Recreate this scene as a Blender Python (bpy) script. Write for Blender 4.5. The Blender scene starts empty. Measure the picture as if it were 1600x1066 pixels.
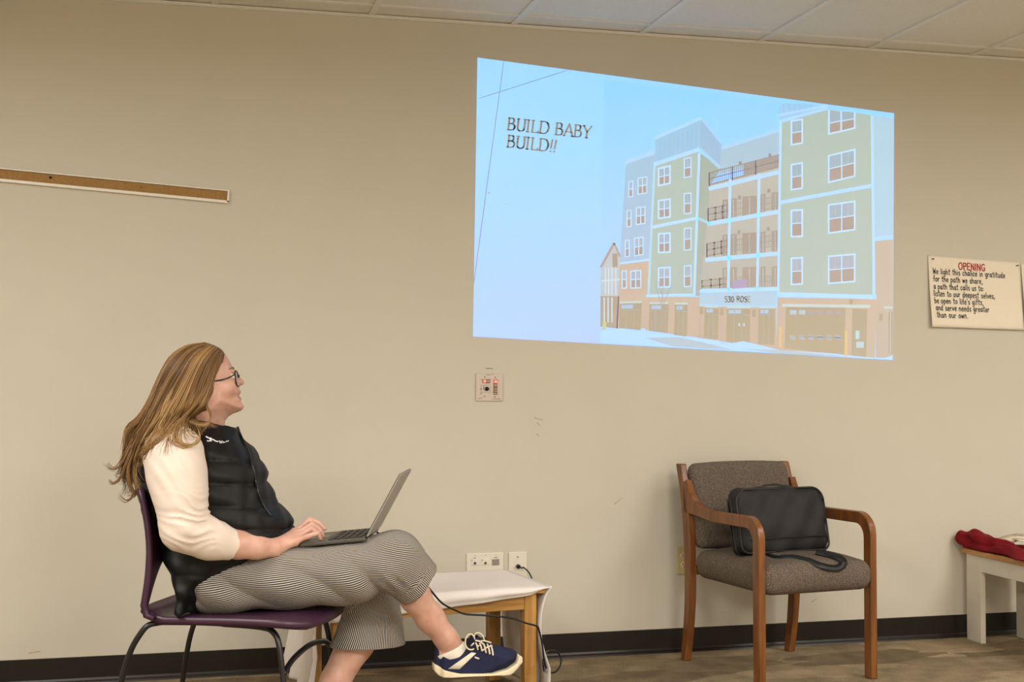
import bpy, bmesh, math, random
import numpy as np
from mathutils import Vector, Matrix, Quaternion

# ---------------------------------------------------------------- camera, lights, exposure
SC = bpy.context.scene
COL = SC.collection
CAM_LOC = Vector((0.0, -5.31, 1.14))
YAW, PITCH, FPX = math.radians(14.1), math.radians(1.735), 2080.0
cam_data = bpy.data.cameras.new('camera')
cam_data.sensor_fit = 'HORIZONTAL'
cam_data.sensor_width = 36.0
cam_data.lens = FPX * 36.0 / 1600.0
cam_data.clip_start = 0.05
camera = bpy.data.objects.new('camera', cam_data)
camera.location = CAM_LOC
camera.rotation_euler = (math.pi / 2 + PITCH, 0.0, -YAW)
COL.objects.link(camera)
SC.camera = camera

SC.view_settings.view_transform = 'Standard'
SC.view_settings.look = 'None'
SC.view_settings.gamma = 1.0
SC.view_settings.use_curve_mapping = False
SC.view_settings.exposure = 0.0
world = bpy.data.worlds.new('world')
SC.world = world
world.use_nodes = True
world.node_tree.nodes['Background'].inputs[0].default_value = (0.9, 0.8, 0.65, 1)
world.node_tree.nodes['Background'].inputs[1].default_value = 0.02

CEIL = 2.615
def ceiling_lamp(name, x, y, watts, sx=1.2, sy=0.6, color=(1.0, 0.95, 0.88)):
    ld = bpy.data.lights.new(name, 'AREA')
    ld.shape = 'RECTANGLE'; ld.size = sx; ld.size_y = sy
    ld.energy = watts; ld.color = color; ld.spread = math.radians(177)   # prismatic lens: little light near the ceiling
    o = bpy.data.objects.new(name, ld)
    o.location = (x, y, CEIL - 0.03)
    COL.objects.link(o)
    return o
# recessed fluorescent troffers of the room, all behind or beside the camera's view
for lx, ly, w in [(-1.5, -2.4, 50), (1.5, -2.5, 2), (4.0, -2.4, 34), (-1.3, -4.7, 92), (1.5, -4.9, 76), (3.9, -4.7, 104), (1.5, -6.8, 80)]:
    ceiling_lamp('ceiling_lamp', lx, ly, w * 1.09)

# ---------------------------------------------------------------- helpers
_fw = Vector((math.sin(YAW) * math.cos(PITCH), math.cos(YAW) * math.cos(PITCH), math.sin(PITCH)))
_r = Vector((math.cos(YAW), -math.sin(YAW), 0.0))
_u = _r.cross(_fw)
def ray(px, py):
    return _fw * FPX + _r * (px - 800.0) - _u * (py - 533.0)
def W(px, py, y=0.0):
    """measured photo point -> point in the vertical plane Y = y"""
    d = ray(px, py)
    return CAM_LOC + d * ((y - CAM_LOC.y) / d.y)
def F(px, py, z=0.0):
    d = ray(px, py)
    return CAM_LOC + d * ((z - CAM_LOC.z) / d.z)

def lin(c):
    c = [v / 255.0 for v in c]
    return tuple((v / 12.92 if v <= 0.04045 else ((v + 0.055) / 1.055) ** 2.4) for v in c)

def mat(name, rgb, rough=0.6, metal=0.0, var=0.06, nscale=20.0, bump=0.0, bscale=200.0, srgb=True, spec=0.5, stretch=None):
    m = bpy.data.materials.new(name); m.use_nodes = True
    nt = m.node_tree; b = nt.nodes['Principled BSDF']
    c = lin(rgb) if srgb else rgb
    b.inputs['Roughness'].default_value = rough
    b.inputs['Metallic'].default_value = metal
    b.inputs['Specular IOR Level'].default_value = spec
    tc = nt.nodes.new('ShaderNodeTexCoord')
    src = tc.outputs['Object']
    if stretch:
        mp = nt.nodes.new('ShaderNodeMapping'); mp.inputs['Scale'].default_value = stretch
        nt.links.new(src, mp.inputs[0]); src = mp.outputs[0]
    n = nt.nodes.new('ShaderNodeTexNoise'); n.inputs['Scale'].default_value = nscale; n.inputs['Detail'].default_value = 4
    nt.links.new(src, n.inputs['Vector'])
    r = nt.nodes.new('ShaderNodeValToRGB')
    r.color_ramp.elements[0].position = 0.3; r.color_ramp.elements[1].position = 0.7
    r.color_ramp.elements[0].color = tuple(max(0, v * (1 - var)) for v in c) + (1,)
    r.color_ramp.elements[1].color = tuple(min(1, v * (1 + var)) for v in c) + (1,)
    nt.links.new(n.outputs['Fac'], r.inputs[0]); nt.links.new(r.outputs[0], b.inputs['Base Color'])
    if bump:
        n2 = nt.nodes.new('ShaderNodeTexNoise'); n2.inputs['Scale'].default_value = bscale; n2.inputs['Detail'].default_value = 3
        nt.links.new(src, n2.inputs['Vector'])
        bp = nt.nodes.new('ShaderNodeBump'); bp.inputs['Strength'].default_value = bump; bp.inputs['Distance'].default_value = 0.002
        nt.links.new(n2.outputs['Fac'], bp.inputs['Height']); nt.links.new(bp.outputs[0], b.inputs['Normal'])
    return m

def wood(name, dark, light, scale=(60, 60, 3), rough=0.35):
    m = bpy.data.materials.new(name); m.use_nodes = True
    nt = m.node_tree; b = nt.nodes['Principled BSDF']; b.inputs['Roughness'].default_value = rough
    tc = nt.nodes.new('ShaderNodeTexCoord'); mp = nt.nodes.new('ShaderNodeMapping')
    mp.inputs['Scale'].default_value = scale
    n = nt.nodes.new('ShaderNodeTexNoise'); n.inputs['Scale'].default_value = 1.0; n.inputs['Detail'].default_value = 5; n.inputs['Distortion'].default_value = 0.4
    r = nt.nodes.new('ShaderNodeValToRGB'); r.color_ramp.elements[0].position = 0.3; r.color_ramp.elements[1].position = 0.72
    r.color_ramp.elements[0].color = lin(dark) + (1,); r.color_ramp.elements[1].color = lin(light) + (1,)
    nt.links.new(tc.outputs['Object'], mp.inputs[0]); nt.links.new(mp.outputs[0], n.inputs['Vector'])
    nt.links.new(n.outputs['Fac'], r.inputs[0]); nt.links.new(r.outputs[0], b.inputs['Base Color'])
    return m

def link(name, me, m=None, parent=None, smooth=False, loc=None):
    o = bpy.data.objects.new(name, me)
    if m is not None:
        me.materials.append(m)
    COL.objects.link(o)
    if loc is not None: o.location = loc
    if parent is not None: o.parent = parent
    if smooth:
        me.polygons.foreach_set('use_smooth', [True] * len(me.polygons))
    return o

def tag(o, label=None, cat=None, group=None, kind=None):
    if label: o['label'] = label
    if cat: o['category'] = cat
    if group: o['group'] = group
    if kind: o['kind'] = kind
    return o
def thing(name, label, cat, loc=(0, 0, 0), rz=0.0, group=None):
    o = bpy.data.objects.new(name, None); COL.objects.link(o)
    o.empty_display_size = 0.05
    o.location = loc; o.rotation_euler = (0, 0, rz)
    return tag(o, label, cat, group)

class MB:
    def __init__(s): s.bm = bmesh.new()
    def box(s, c, size, rot=None):
        r = bmesh.ops.create_cube(s.bm, size=1.0)['verts']
        M = Matrix.Translation(c) @ (rot.to_4x4() if rot is not None else Matrix()) @ Matrix.Diagonal((*size, 1))
        bmesh.ops.transform(s.bm, matrix=M, verts=r); return s
    def poly(s, pts):
        vs = [s.bm.verts.new(p) for p in pts]
        try: s.bm.faces.new(vs)
        except ValueError: pass
        return s
    def prism(s, pts, off):
        """closed outline (3-D points) extruded by the vector off"""
        off = Vector(off); a = [s.bm.verts.new(Vector(p)) for p in pts]; b = [s.bm.verts.new(Vector(p) + off) for p in pts]
        n = len(pts)
        s.bm.faces.new(a); s.bm.faces.new(b[::-1])
        for i in range(n):
            s.bm.faces.new((a[i], b[i], b[(i + 1) % n], a[(i + 1) % n]))
        return s
    def tube(s, path, rad, segs=10, flat=1.0, caps=True, up=None):
        path = [Vector(p) for p in path]; n = len(path)
        if not hasattr(rad, '__len__'): rad = [rad] * n
        t0 = (path[1] - path[0]).normalized()
        ref = Vector(up) if up is not None else (Vector((0, 0, 1)) if abs(t0.z) < 0.9 else Vector((0, 1, 0)))
        nrm = (ref - t0 * ref.dot(t0)).normalized(); rings = []
        for i in range(n):
            t = (path[min(i + 1, n - 1)] - path[max(i - 1, 0)]).normalized()
            nrm = (nrm - t * nrm.dot(t))
            nrm = nrm.normalized() if nrm.length > 1e-9 else t.orthogonal().normalized()
            bi = t.cross(nrm)
            rings.append([s.bm.verts.new(path[i] + (nrm * math.cos(2 * math.pi * k / segs) * flat + bi * math.sin(2 * math.pi * k / segs)) * rad[i]) for k in range(segs)])
        for i in range(n - 1):
            for k in range(segs):
                s.bm.faces.new((rings[i][k], rings[i][(k + 1) % segs], rings[i + 1][(k + 1) % segs], rings[i + 1][k]))
        if caps:
            s.bm.faces.new(rings[0][::-1]); s.bm.faces.new(rings[-1])
        return s
    def lathe(s, prof, c=(0, 0, 0), segs=24, axis='z', closed=True):
        rings = []
        for (r, h) in prof:
            ring = []
            for k in range(segs):
                a = 2 * math.pi * k / segs
                p = {'z': (r * math.cos(a), r * math.sin(a), h), 'y': (r * math.cos(a), h, r * math.sin(a)), 'x': (h, r * math.cos(a), r * math.sin(a))}[axis]
                ring.append(s.bm.verts.new(Vector(p) + Vector(c)))
            rings.append(ring)
        for i in range(len(rings) - 1):
            for k in range(segs):
                s.bm.faces.new((rings[i][k], rings[i][(k + 1) % segs], rings[i + 1][(k + 1) % segs], rings[i + 1][k]))
        if closed:
            s.bm.faces.new(rings[0][::-1]); s.bm.faces.new(rings[-1])
        return s
    def grid(s, fn, nu, nv):
        vs = [[s.bm.verts.new(fn(i / nu, j / nv)) for j in range(nv + 1)] for i in range(nu + 1)]
        for i in range(nu):
            for j in range(nv):
                s.bm.faces.new((vs[i][j], vs[i + 1][j], vs[i + 1][j + 1], vs[i][j + 1]))
        return s
    def build(s, name, m=None, parent=None, smooth=False, bevel=0.0, segs=2, solid=0.0, subsurf=0, kind=None, angle=35, recalc=True):
        if recalc: bmesh.ops.recalc_face_normals(s.bm, faces=s.bm.faces[:])
        me = bpy.data.meshes.new(name); s.bm.to_mesh(me); s.bm.free()
        o = link(name, me, m, parent)
        if solid:
            md = o.modifiers.new('solid', 'SOLIDIFY'); md.thickness = abs(solid); md.offset = 0 if solid > 0 else -1
        if bevel:
            md = o.modifiers.new('bevel', 'BEVEL'); md.width = bevel; md.segments = segs; md.limit_method = 'ANGLE'; md.angle_limit = math.radians(angle)
        if subsurf:
            md = o.modifiers.new('sub', 'SUBSURF'); md.levels = subsurf; md.render_levels = subsurf
        if smooth or bevel:
            me.polygons.foreach_set('use_smooth', [True] * len(me.polygons))
            if not smooth:
                md = o.modifiers.new('wn', 'WEIGHTED_NORMAL'); md.keep_sharp = True
        if kind: o['kind'] = kind
        return o

def spline(pts, n=8):
    """Catmull-Rom through the points"""
    P = [Vector(p) for p in pts]; out = []
    for i in range(len(P) - 1):
        a, b, c, d = P[max(i - 1, 0)], P[i], P[i + 1], P[min(i + 2, len(P) - 1)]
        for k in range(n):
            t = k / n
            out.append(0.5 * ((2 * b) + (c - a) * t + (2 * a - 5 * b + 4 * c - d) * t * t + (3 * b - 3 * c + d - a) * t ** 3))
    out.append(P[-1]); return out

# stroke lettering: every glyph is a list of polylines, advance width last
GL = {
 'a': ([[(.42,.45),(.25,.6),(.08,.45),(.05,.2),(.18,.02),(.36,.15),(.42,.4)],[(.43,.58),(.46,0)]],.56),
 'b': ([[(.06,1),(.06,0)],[(.06,.35),(.25,.55),(.42,.38),(.38,.1),(.22,0),(.06,.08)]],.52),
 'c': ([[(.42,.5),(.24,.6),(.07,.38),(.1,.1),(.26,0),(.42,.1)]],.5),
 'd': ([[(.43,1),(.43,0)],[(.43,.42),(.25,.58),(.07,.38),(.1,.1),(.26,.0),(.43,.15)]],.56),
 'e': ([[(.07,.3),(.42,.34),(.36,.55),(.2,.6),(.06,.38),(.1,.08),(.28,0),(.43,.1)]],.52),
 'f': ([[(.4,.95),(.27,1),(.18,.85),(.18,0)],[(.02,.56),(.36,.58)]],.4),
 'g': ([[(.42,.48),(.24,.6),(.07,.4),(.12,.12),(.3,.08),(.42,.3)],[(.42,.58),(.43,-.15),(.28,-.36),(.08,-.26)]],.54),
 'h': ([[(.06,1),(.06,0)],[(.06,.35),(.24,.58),(.4,.42),(.42,0)]],.54),
 'i': ([[(.1,.58),(.1,0)],[(.1,.78),(.1,.84)]],.22),
 'l': ([[(.1,1),(.1,0)]],.22),
 'n': ([[(.06,.58),(.06,0)],[(.06,.38),(.24,.6),(.4,.42),(.42,0)]],.54),
 'o': ([[(.25,.6),(.08,.45),(.06,.18),(.22,0),(.42,.12),(.44,.42),(.25,.6)]],.54),
 'p': ([[(.06,.58),(.06,-.36)],[(.06,.4),(.24,.6),(.43,.42),(.38,.12),(.22,.02),(.06,.12)]],.53),
 'r': ([[(.06,.58),(.06,0)],[(.06,.38),(.2,.58),(.36,.52)]],.42),
 's': ([[(.38,.52),(.2,.6),(.07,.46),(.2,.32),(.37,.2),(.3,.02),(.06,.06)]],.46),
 't': ([[(.2,.95),(.2,.05),(.34,.0)],[(.02,.66),(.4,.68)]],.42),
 'u': ([[(.06,.58),(.08,.12),(.24,0),(.42,.15),(.43,.58)],[(.43,.3),(.45,0)]],.54),
 'v': ([[(.04,.58),(.22,0),(.42,.58)]],.48),
 'w': ([[(.04,.58),(.14,0),(.28,.45),(.42,0),(.54,.58)]],.62),
 'W': ([[(.03,1),(.18,0),(.34,.7),(.52,0),(.68,1)]],.74),
 ',': ([[(.12,.08),(.1,-.05),(.02,-.18)]],.24),
 '.': ([[(.1,.0),(.1,.06)]],.24),
 ':': ([[(.1,.06),(.1,.12)],[(.1,.48),(.1,.54)]],.26),
 "'": ([[(.1,1),(.06,.78)]],.18),
 'O': ([[(.35,1),(.12,.82),(.05,.45),(.18,.08),(.4,0),(.6,.2),(.66,.6),(.55,.92),(.35,1)]],.74),
 'P': ([[(.08,1),(.08,0)],[(.08,1),(.4,.98),(.5,.75),(.4,.52),(.08,.48)]],.56),
 'E': ([[(.5,1),(.08,1),(.08,0),(.52,0)],[(.08,.52),(.42,.52)]],.58),
 'N': ([[(.08,0),(.08,1),(.56,0),(.56,1)]],.66),
 'I': ([[(.1,1),(.1,0)]],.24),
 'G': ([[(.6,.85),(.4,1),(.14,.82),(.06,.4),(.2,.06),(.45,0),(.6,.15),(.6,.42),(.4,.42)]],.68),
 'B': ([[(.1,1),(.1,0)],[(.02,1),(.36,1),(.46,.86),(.42,.62),(.1,.54)],[(.1,.54),(.46,.5),(.56,.28),(.48,.06),(.3,0),(.02,0)]],.66),
 'U': ([[(.1,1),(.1,.25),(.2,.04),(.36,0),(.52,.06),(.6,.25),(.6,1)],[(0,1),(.2,1)],[(.5,1),(.7,1)]],.74),
 'J': ([[(.1,1),(.1,0)]],.3),
 'L': ([[(.1,1),(.1,0),(.5,0),(.54,.12)],[(0,1),(.2,1)]],.58),
 'D': ([[(.1,1),(.1,0)],[(0,1),(.4,1),(.6,.86),(.7,.5),(.6,.14),(.4,0),(0,0)]],.8),
 'A': ([[(.02,0),(.34,1.02),(.66,0)],[(.12,.34),(.55,.34)],[(-.06,0),(.1,0)],[(.56,0),(.74,0)]],.7),
 'Y': ([[(.02,1),(.3,.5),(.3,0)],[(.3,.5),(.6,1.02)],[(.2,0),(.4,0)],[(-.06,1),(.1,1)]],.6),
 '!': ([[(.14,1),(.1,.3)],[(.08,.0),(.09,.06)]],.26),
 '5': ([[(.46,1),(.12,1),(.1,.58),(.34,.6),(.5,.4),(.42,.06),(.06,.04)]],.6),
 '3': ([[(.06,.95),(.4,.98),(.46,.75),(.24,.55),(.48,.4),(.42,.05),(.06,.04)]],.58),
 '0': ([[(.28,1),(.08,.75),(.08,.25),(.28,0),(.5,.25),(.5,.75),(.28,1)]],.62),
 'R': ([[(.08,0),(.08,1),(.4,.98),(.48,.76),(.4,.54),(.08,.5)],[(.3,.5),(.54,0)]],.62),
 'S': ([[(.5,.88),(.28,1),(.08,.78),(.28,.54),(.5,.3),(.3,0),(.05,.1)]],.6),
 ' ': ([],.34),
}
GL['I2'] = ([[(.1,1),(.1,0)],[(0,1),(.2,1)],[(0,0),(.2,0)]],.32)
def text_width(t, serif=False, sp=0.0):
    return sum(GL['I2' if (serif and ch == 'I') else ch][1] + sp for ch in t)
def strokes(mb, t, place, width, serif=False, sp=0.0, thin=1.0, jit=0.0, rnd=None):
    """ribbons for the text t; place(u, v) -> 3-D point, u in cap heights"""
    u0 = 0.0
    for ch in t:
        g, adv = GL['I2' if (serif and ch == 'I') else ch]
        dv = (rnd.uniform(-jit, jit) if rnd else 0.0)
        for pl in g:
            pts = [(u0 + a, b + dv) for a, b in pl]
            if len(pts) > 3 and ch not in 'EWwNAvLI':
                sm = spline([(a, b, 0) for a, b in pts], 3); pts = [(p.x, p.y) for p in sm]
            for (a, b), (c, d) in zip(pts[:-1], pts[1:]):
                L = math.hypot(c - a, d - b)
                if L < 1e-6: continue
                tx, ty = (c - a) / L, (d - b) / L
                w = width * (thin + (1 - thin) * abs(ty * .9 - tx * .3)) / 2
                e = w * 0.8
                nx, ny = -ty * w, tx * w
                a2, b2, c2, d2 = a - tx * e, b - ty * e, c + tx * e, d + ty * e
                mb.poly([place(a2 + nx, b2 + ny), place(c2 + nx, d2 + ny), place(c2 - nx, d2 - ny), place(a2 - nx, b2 - ny)])
        u0 += adv + sp
    return u0
# ---------------------------------------------------------------- the room
X0, X1, Y1 = -3.6, 5.6, -7.6
wall_m = mat('painted_wall', (208, 203, 189), 0.75, var=0.015, nscale=3.0, bump=0.12, bscale=350)
MB().box(((X0 + X1) / 2, 0.05, CEIL / 2 + .05), (X1 - X0 + .2, .1, CEIL + .1)).build('wall_back', wall_m, kind='structure')
MB().box((X0 - .05, Y1 / 2, CEIL / 2 + .05), (.1, -Y1, CEIL + .1)).build('wall_left', wall_m, kind='structure')
MB().box((X1 + .05, Y1 / 2, CEIL / 2 + .05), (.1, -Y1, CEIL + .1)).build('wall_right', wall_m, kind='structure')
MB().box(((X0 + X1) / 2, Y1 - .05, CEIL / 2 + .05), (X1 - X0 + .2, .1, CEIL + .1)).build('wall_front', wall_m, kind='structure')

# carpet tiles: mottled taupe patches with a fine ribbed weave that turns from tile to tile
def carpet():
    m = bpy.data.materials.new('carpet'); m.use_nodes = True
    nt = m.node_tree; N = nt.nodes; L = nt.links; b = N['Principled BSDF']; b.inputs['Roughness'].default_value = 0.95
    b.inputs['Specular IOR Level'].default_value = 0.1
    tc = N.new('ShaderNodeTexCoord'); mp = N.new('ShaderNodeMapping')
    mp.inputs['Rotation'].default_value = (0, 0, math.radians(38)); mp.inputs['Scale'].default_value = (2.4, 7.0, 1)
    L.new(tc.outputs['Object'], mp.inputs[0])
    v = N.new('ShaderNodeTexVoronoi'); v.inputs['Scale'].default_value = 1.5; v.inputs['Randomness'].default_value = 1.0
    wob = N.new('ShaderNodeTexNoise'); wob.inputs['Scale'].default_value = 1.4; wob.inputs['Detail'].default_value = 2
    L.new(mp.outputs[0], wob.inputs['Vector'])
    addv = N.new('ShaderNodeMix'); addv.data_type = 'VECTOR'; addv.inputs[0].default_value = 0.5
    L.new(mp.outputs[0], addv.inputs[4]); L.new(wob.outputs['Color'], addv.inputs[5])
    L.new(addv.outputs[1], v.inputs['Vector'])
    sep = N.new('ShaderNodeSeparateColor'); L.new(v.outputs['Color'], sep.inputs[0])
    ramp = N.new('ShaderNodeValToRGB'); e = ramp.color_ramp.elements
    e[0].position = 0.0; e[0].color = lin((122, 107, 85)) + (1,)
    e[1].position = 1.0; e[1].color = lin((172, 154, 125)) + (1,)
    x = ramp.color_ramp.elements.new(0.5); x.color = lin((144, 128, 103)) + (1,)
    L.new(sep.outputs[0], ramp.inputs[0])
    fine = N.new('ShaderNodeTexNoise'); fine.inputs['Scale'].default_value = 180; fine.inputs['Detail'].default_value = 3
    L.new(tc.outputs['Object'], fine.inputs['Vector'])
    big = N.new('ShaderNodeTexNoise'); big.inputs['Scale'].default_value = 9; big.inputs['Detail'].default_value = 7
    L.new(tc.outputs['Object'], big.inputs['Vector'])
    mul = N.new('ShaderNodeMath'); mul.operation = 'ADD'; L.new(fine.outputs['Fac'], mul.inputs[0]); L.new(big.outputs['Fac'], mul.inputs[1])
    mr = N.new('ShaderNodeMapRange'); mr.inputs[1].default_value = 0.6; mr.inputs[2].default_value = 1.4; mr.inputs[3].default_value = 0.5; mr.inputs[4].default_value = 1.42
    L.new(mul.outputs[0], mr.inputs[0])
    mx = N.new('ShaderNodeMix'); mx.data_type = 'RGBA'; mx.blend_type = 'MULTIPLY'; mx.inputs[0].default_value = 1
    L.new(ramp.outputs[0], mx.inputs[6]); L.new(mr.outputs[0], mx.inputs[7])
    L.new(mx.outputs[2], b.inputs['Base Color'])
    bp = N.new('ShaderNodeBump'); bp.inputs['Strength'].default_value = 0.6; bp.inputs['Distance'].default_value = 0.004
    L.new(fine.outputs['Fac'], bp.inputs['Height']); L.new(bp.outputs[0], b.inputs['Normal'])
    return m
MB().box(((X0 + X1) / 2, Y1 / 2, -.05), (X1 - X0 + .2, -Y1 + .2, .1)).build('floor', carpet(), kind='structure')

# ceiling: white lay-in tiles standing a little above the T-bar grid
tile_m = mat('ceiling_tile', (226, 222, 212), 0.9, var=0.03, nscale=60, bump=0.35, bscale=260)
tbar_m = mat('ceiling_t_bar', (228, 226, 220), 0.5, var=0.01)
ceil_o = MB().box(((X0 + X1) / 2, Y1 / 2, CEIL + .055), (X1 - X0 + .2, -Y1 + .2, .1)).build('ceiling', tile_m, kind='structure')
bars_x = [.131, .748, 1.337, 1.900, 2.441, 2.965, 3.477, 3.98, 4.49, 5.0, -.48, -1.09, -1.70, -2.31, -2.92]
tb = MB()
for x in bars_x:
    tb.box((x, Y1 / 2, CEIL + .002), (.026, -Y1, .008))
for y in [-.146 - 1.16 * k for k in range(7)]:
    tb.box(((X0 + X1) / 2, y, CEIL + .0022), (X1 - X0, .022, .007))
tb.build('t_bar_grid', tbar_m, ceil_o)
MB().box(((X0 + X1) / 2, -.008, CEIL - .004), (X1 - X0, .016, .012)).build('trim_1', tbar_m, kind='structure')

base_m = mat('rubber_baseboard', (30, 27, 22), 0.35, var=0.1, spec=0.4)
def baseboard(name, p, q):
    p, q = Vector(p), Vector(q); d = (q - p).normalized(); n = Vector((-d.y, d.x, 0))   # n points into the room
    prof = [(0, 0), (.016, 0), (.013, .006), (.008, .012), (.005, .02), (.004, .096), (.0, .099)]
    mb = MB(); mb.prism([p + n * a + Vector((0, 0, b)) for a, b in prof], q - p)
    return mb.build(name, base_m, kind='structure')
baseboard('baseboard_back', (X1, 0, 0), (X0, 0, 0))
baseboard('baseboard_left', (X0, 0, 0), (X0, Y1, 0))
baseboard('baseboard_right', (X1, Y1, 0), (X1, 0, 0))
# faint scuffs rubbed into the paint
scuff_m = mat('scuff_mark', (176, 160, 126), 0.8)
sm = MB()
for pts in ([(835, 653), (842, 655), (849, 657)], [(839, 661), (845, 666)], [(838, 678), (843, 682)], [(45, 1021), (56, 1019), (64, 1018)], [(1268, 941), (1276, 936)], [(960, 788), (972, 778)]):
    P = [W(a, b, -.0006) for a, b in pts]
    for p, q in zip(P[:-1], P[1:]):
        t = (q - p).normalized() * .0022
        nn = Vector((-t.z, 0, t.x))
        sm.poly([p + nn, q + nn * .5, q - nn * .5, p - nn])
sm.build('wall_scuff', scuff_m, bpy.data.objects['wall_back'])

# ---------------------------------------------------------------- things on the wall
white_pl = mat('white_plastic', (232, 226, 212), 0.4, var=0.01)
white_al = mat('white_enamel', (236, 230, 220), 0.35, var=0.01)
ivory_pl = mat('ivory_plastic', (196, 186, 134), 0.4, var=0.02)
black_pl = mat('black_plastic', (18, 17, 17), 0.45, var=0.1)
dark_m = mat('dark_slot', (24, 20, 16), 0.7)
grey_m = mat('grey_print', (120, 112, 100), 0.7)

# tack strip
ts = thing('tack_strip', 'long narrow cork tack strip in a white metal frame on the wall', 'tack strip', W(0, 275, 0))
A, B = W(-60, 268.0, 0), W(358, 308.5, 0)
d = (B - A); Ln = d.length; ang = math.atan2(d.z, d.x)
R = Matrix.Rotation(-ang, 3, 'Y')
cen = (A + B) / 2 - ts.location
hh = .046
cork_m = mat('cork', (158, 122, 72), 0.9, var=0.16, nscale=120, bump=0.3, bscale=300)
MB().box(cen + Vector((0, -.005, 0)), (Ln - .006, .01, hh - .006), R).build('cork', cork_m, ts)
fb = MB()
for s in (-1, 1):
    fb.box(cen + R @ Vector((0, -.008, s * (hh / 2 + .001 if s > 0 else hh / 2 - .003))), (Ln, .016, .005 if s > 0 else .011), R)
    fb.box(cen + R @ Vector((s * (Ln / 2 - .004), -.008, 0)), (.008, .016, hh), R)
fb.build('frame', white_al, ts, bevel=.001)
for px, py, m in ((79, 277.5, dark_m), (221, 292.5, cork_m)):
    p = W(px, py, -.011) - ts.location
    MB().lathe([(.0012, 0), (.005, -.001), (.004, -.004), (.001, -.005)], p, 10, 'y').build('tack', m, ts, smooth=True)

# audio-visual control plate
def plate_px(name, label, x0, y0, x1, y1, m, th=.007, cat='wall plate'):
    a, b = W(x0, y0, 0), W(x1, y1, 0)
    c = (a + b) / 2
    t = thing(name, label, cat, c)
    w, h = b.x - a.x, a.z - b.z
    MB().prism([(-w / 2, 0, -h / 2), (w / 2, 0, -h / 2), (w / 2, 0, h / 2), (-w / 2, 0, h / 2)], (0, -th, 0)).build('plate', m, t, bevel=.003, segs=3)
    return t, c, th
metal_pl = mat('brushed_silver_plate', (206, 194, 182), 0.45, metal=0.1, var=0.03, nscale=200)
cp, cc, th = plate_px('control_panel', 'square silver control plate with glowing red buttons below the projected slide', 743, 583.5, 785.5, 627, metal_pl)
def glow(name, rgb, s):
    m = bpy.data.materials.new(name); m.use_nodes = True; b = m.node_tree.nodes['Principled BSDF']
    b.inputs['Base Color'].default_value = lin(rgb) + (1,); b.inputs['Emission Color'].default_value = lin(rgb) + (1,); b.inputs['Emission Strength'].default_value = s
    b.inputs['Roughness'].default_value = 0.3
    return m
lit_m = glow('lit_red_button', (255, 138, 124), 0.6)
dim_m = mat('unlit_button', (178, 150, 138), 0.4)
rim_m = mat('button_rim', (122, 84, 72), 0.5)
def cz(zx, zy): return W(730 + zx / 15.23, 570 + zy / 15.23, -th) - cc
def panel_rect(mb, zx0, zy0, zx1, zy1, d0, d1):
    a, b = cz(zx0, zy0), cz(zx1, zy1)
    mb.box(((a.x + b.x) / 2, -th - (d0 + d1) / 2, (a.z + b.z) / 2), (abs(b.x - a.x), d1 - d0, abs(b.z - a.z)))
    return mb
fr = MB(); panel_rect(fr, 362, 345, 546, 440, -.001, .002); panel_rect(fr, 626, 350, 716, 715, -.001, .002)
fr.build('button_rim', rim_m, cp)
for r, m in (((378, 360, 448, 428), lit_m), ((462, 360, 534, 428), dim_m), ((634, 362, 712, 438), lit_m), ((638, 462, 708, 520), dim_m), ((638, 548, 706, 580), dim_m), ((638, 590, 706, 612), dim_m), ((638, 622, 706, 650), dim_m), ((638, 672, 706, 704), dim_m)):
    panel_rect(MB(), *r, .001, .005).build('button', m, cp, bevel=.0008)
kb = MB(); a = cz(466, 575); kb.lathe([(.0085, -th + .001), (.0085, -th - .004), (.0055, -th - .006), (.005, -th - .014), (.001, -th - .015)], (a.x, 0, a.z), 20, 'y').build('knob', black_pl, cp, smooth=True)
sc_m = dark_m
for zx, zy in ((420, 292), (664, 300), (408, 758), (654, 764)):
    a = cz(zx, zy); MB().lathe([(.0022, -th + .001), (.0022, -th - .0015), (.001, -th - .002)], (a.x, 0, a.z), 10, 'y').build('screw', sc_m, cp)
for r in ((462, 236, 552, 248), (560, 234, 634, 242), (325, 352, 352, 368), (322, 560, 350, 592), (318, 672, 342, 700), (728, 366, 756, 380), (584, 648, 606, 664), (726, 690, 746, 706), (252, 800, 356, 812), (592, 810, 800, 820), (384, 500, 404, 612), (322, 484, 330, 660), (330, 484, 540, 489), (330, 656, 540, 661), (534, 484, 540, 660)):
    panel_rect(MB(), *r, -.0005, .0004).build('printed_mark', grey_m, cp)
nl = MB(); a = W(759, 575, 0); b_ = W(770, 577, 0)
# strip of faded tape above the panel
nt_ = nl.box(((a.x + b_.x) / 2, -.0005, (a.z + b_.z) / 2), (b_.x - a.x, .001, .004)).build('label_strip', mat('label_strip_grey', (148, 138, 116), 0.7))
tag(nt_, 'tiny faded grey label strip just above the control plate', 'label')

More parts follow.
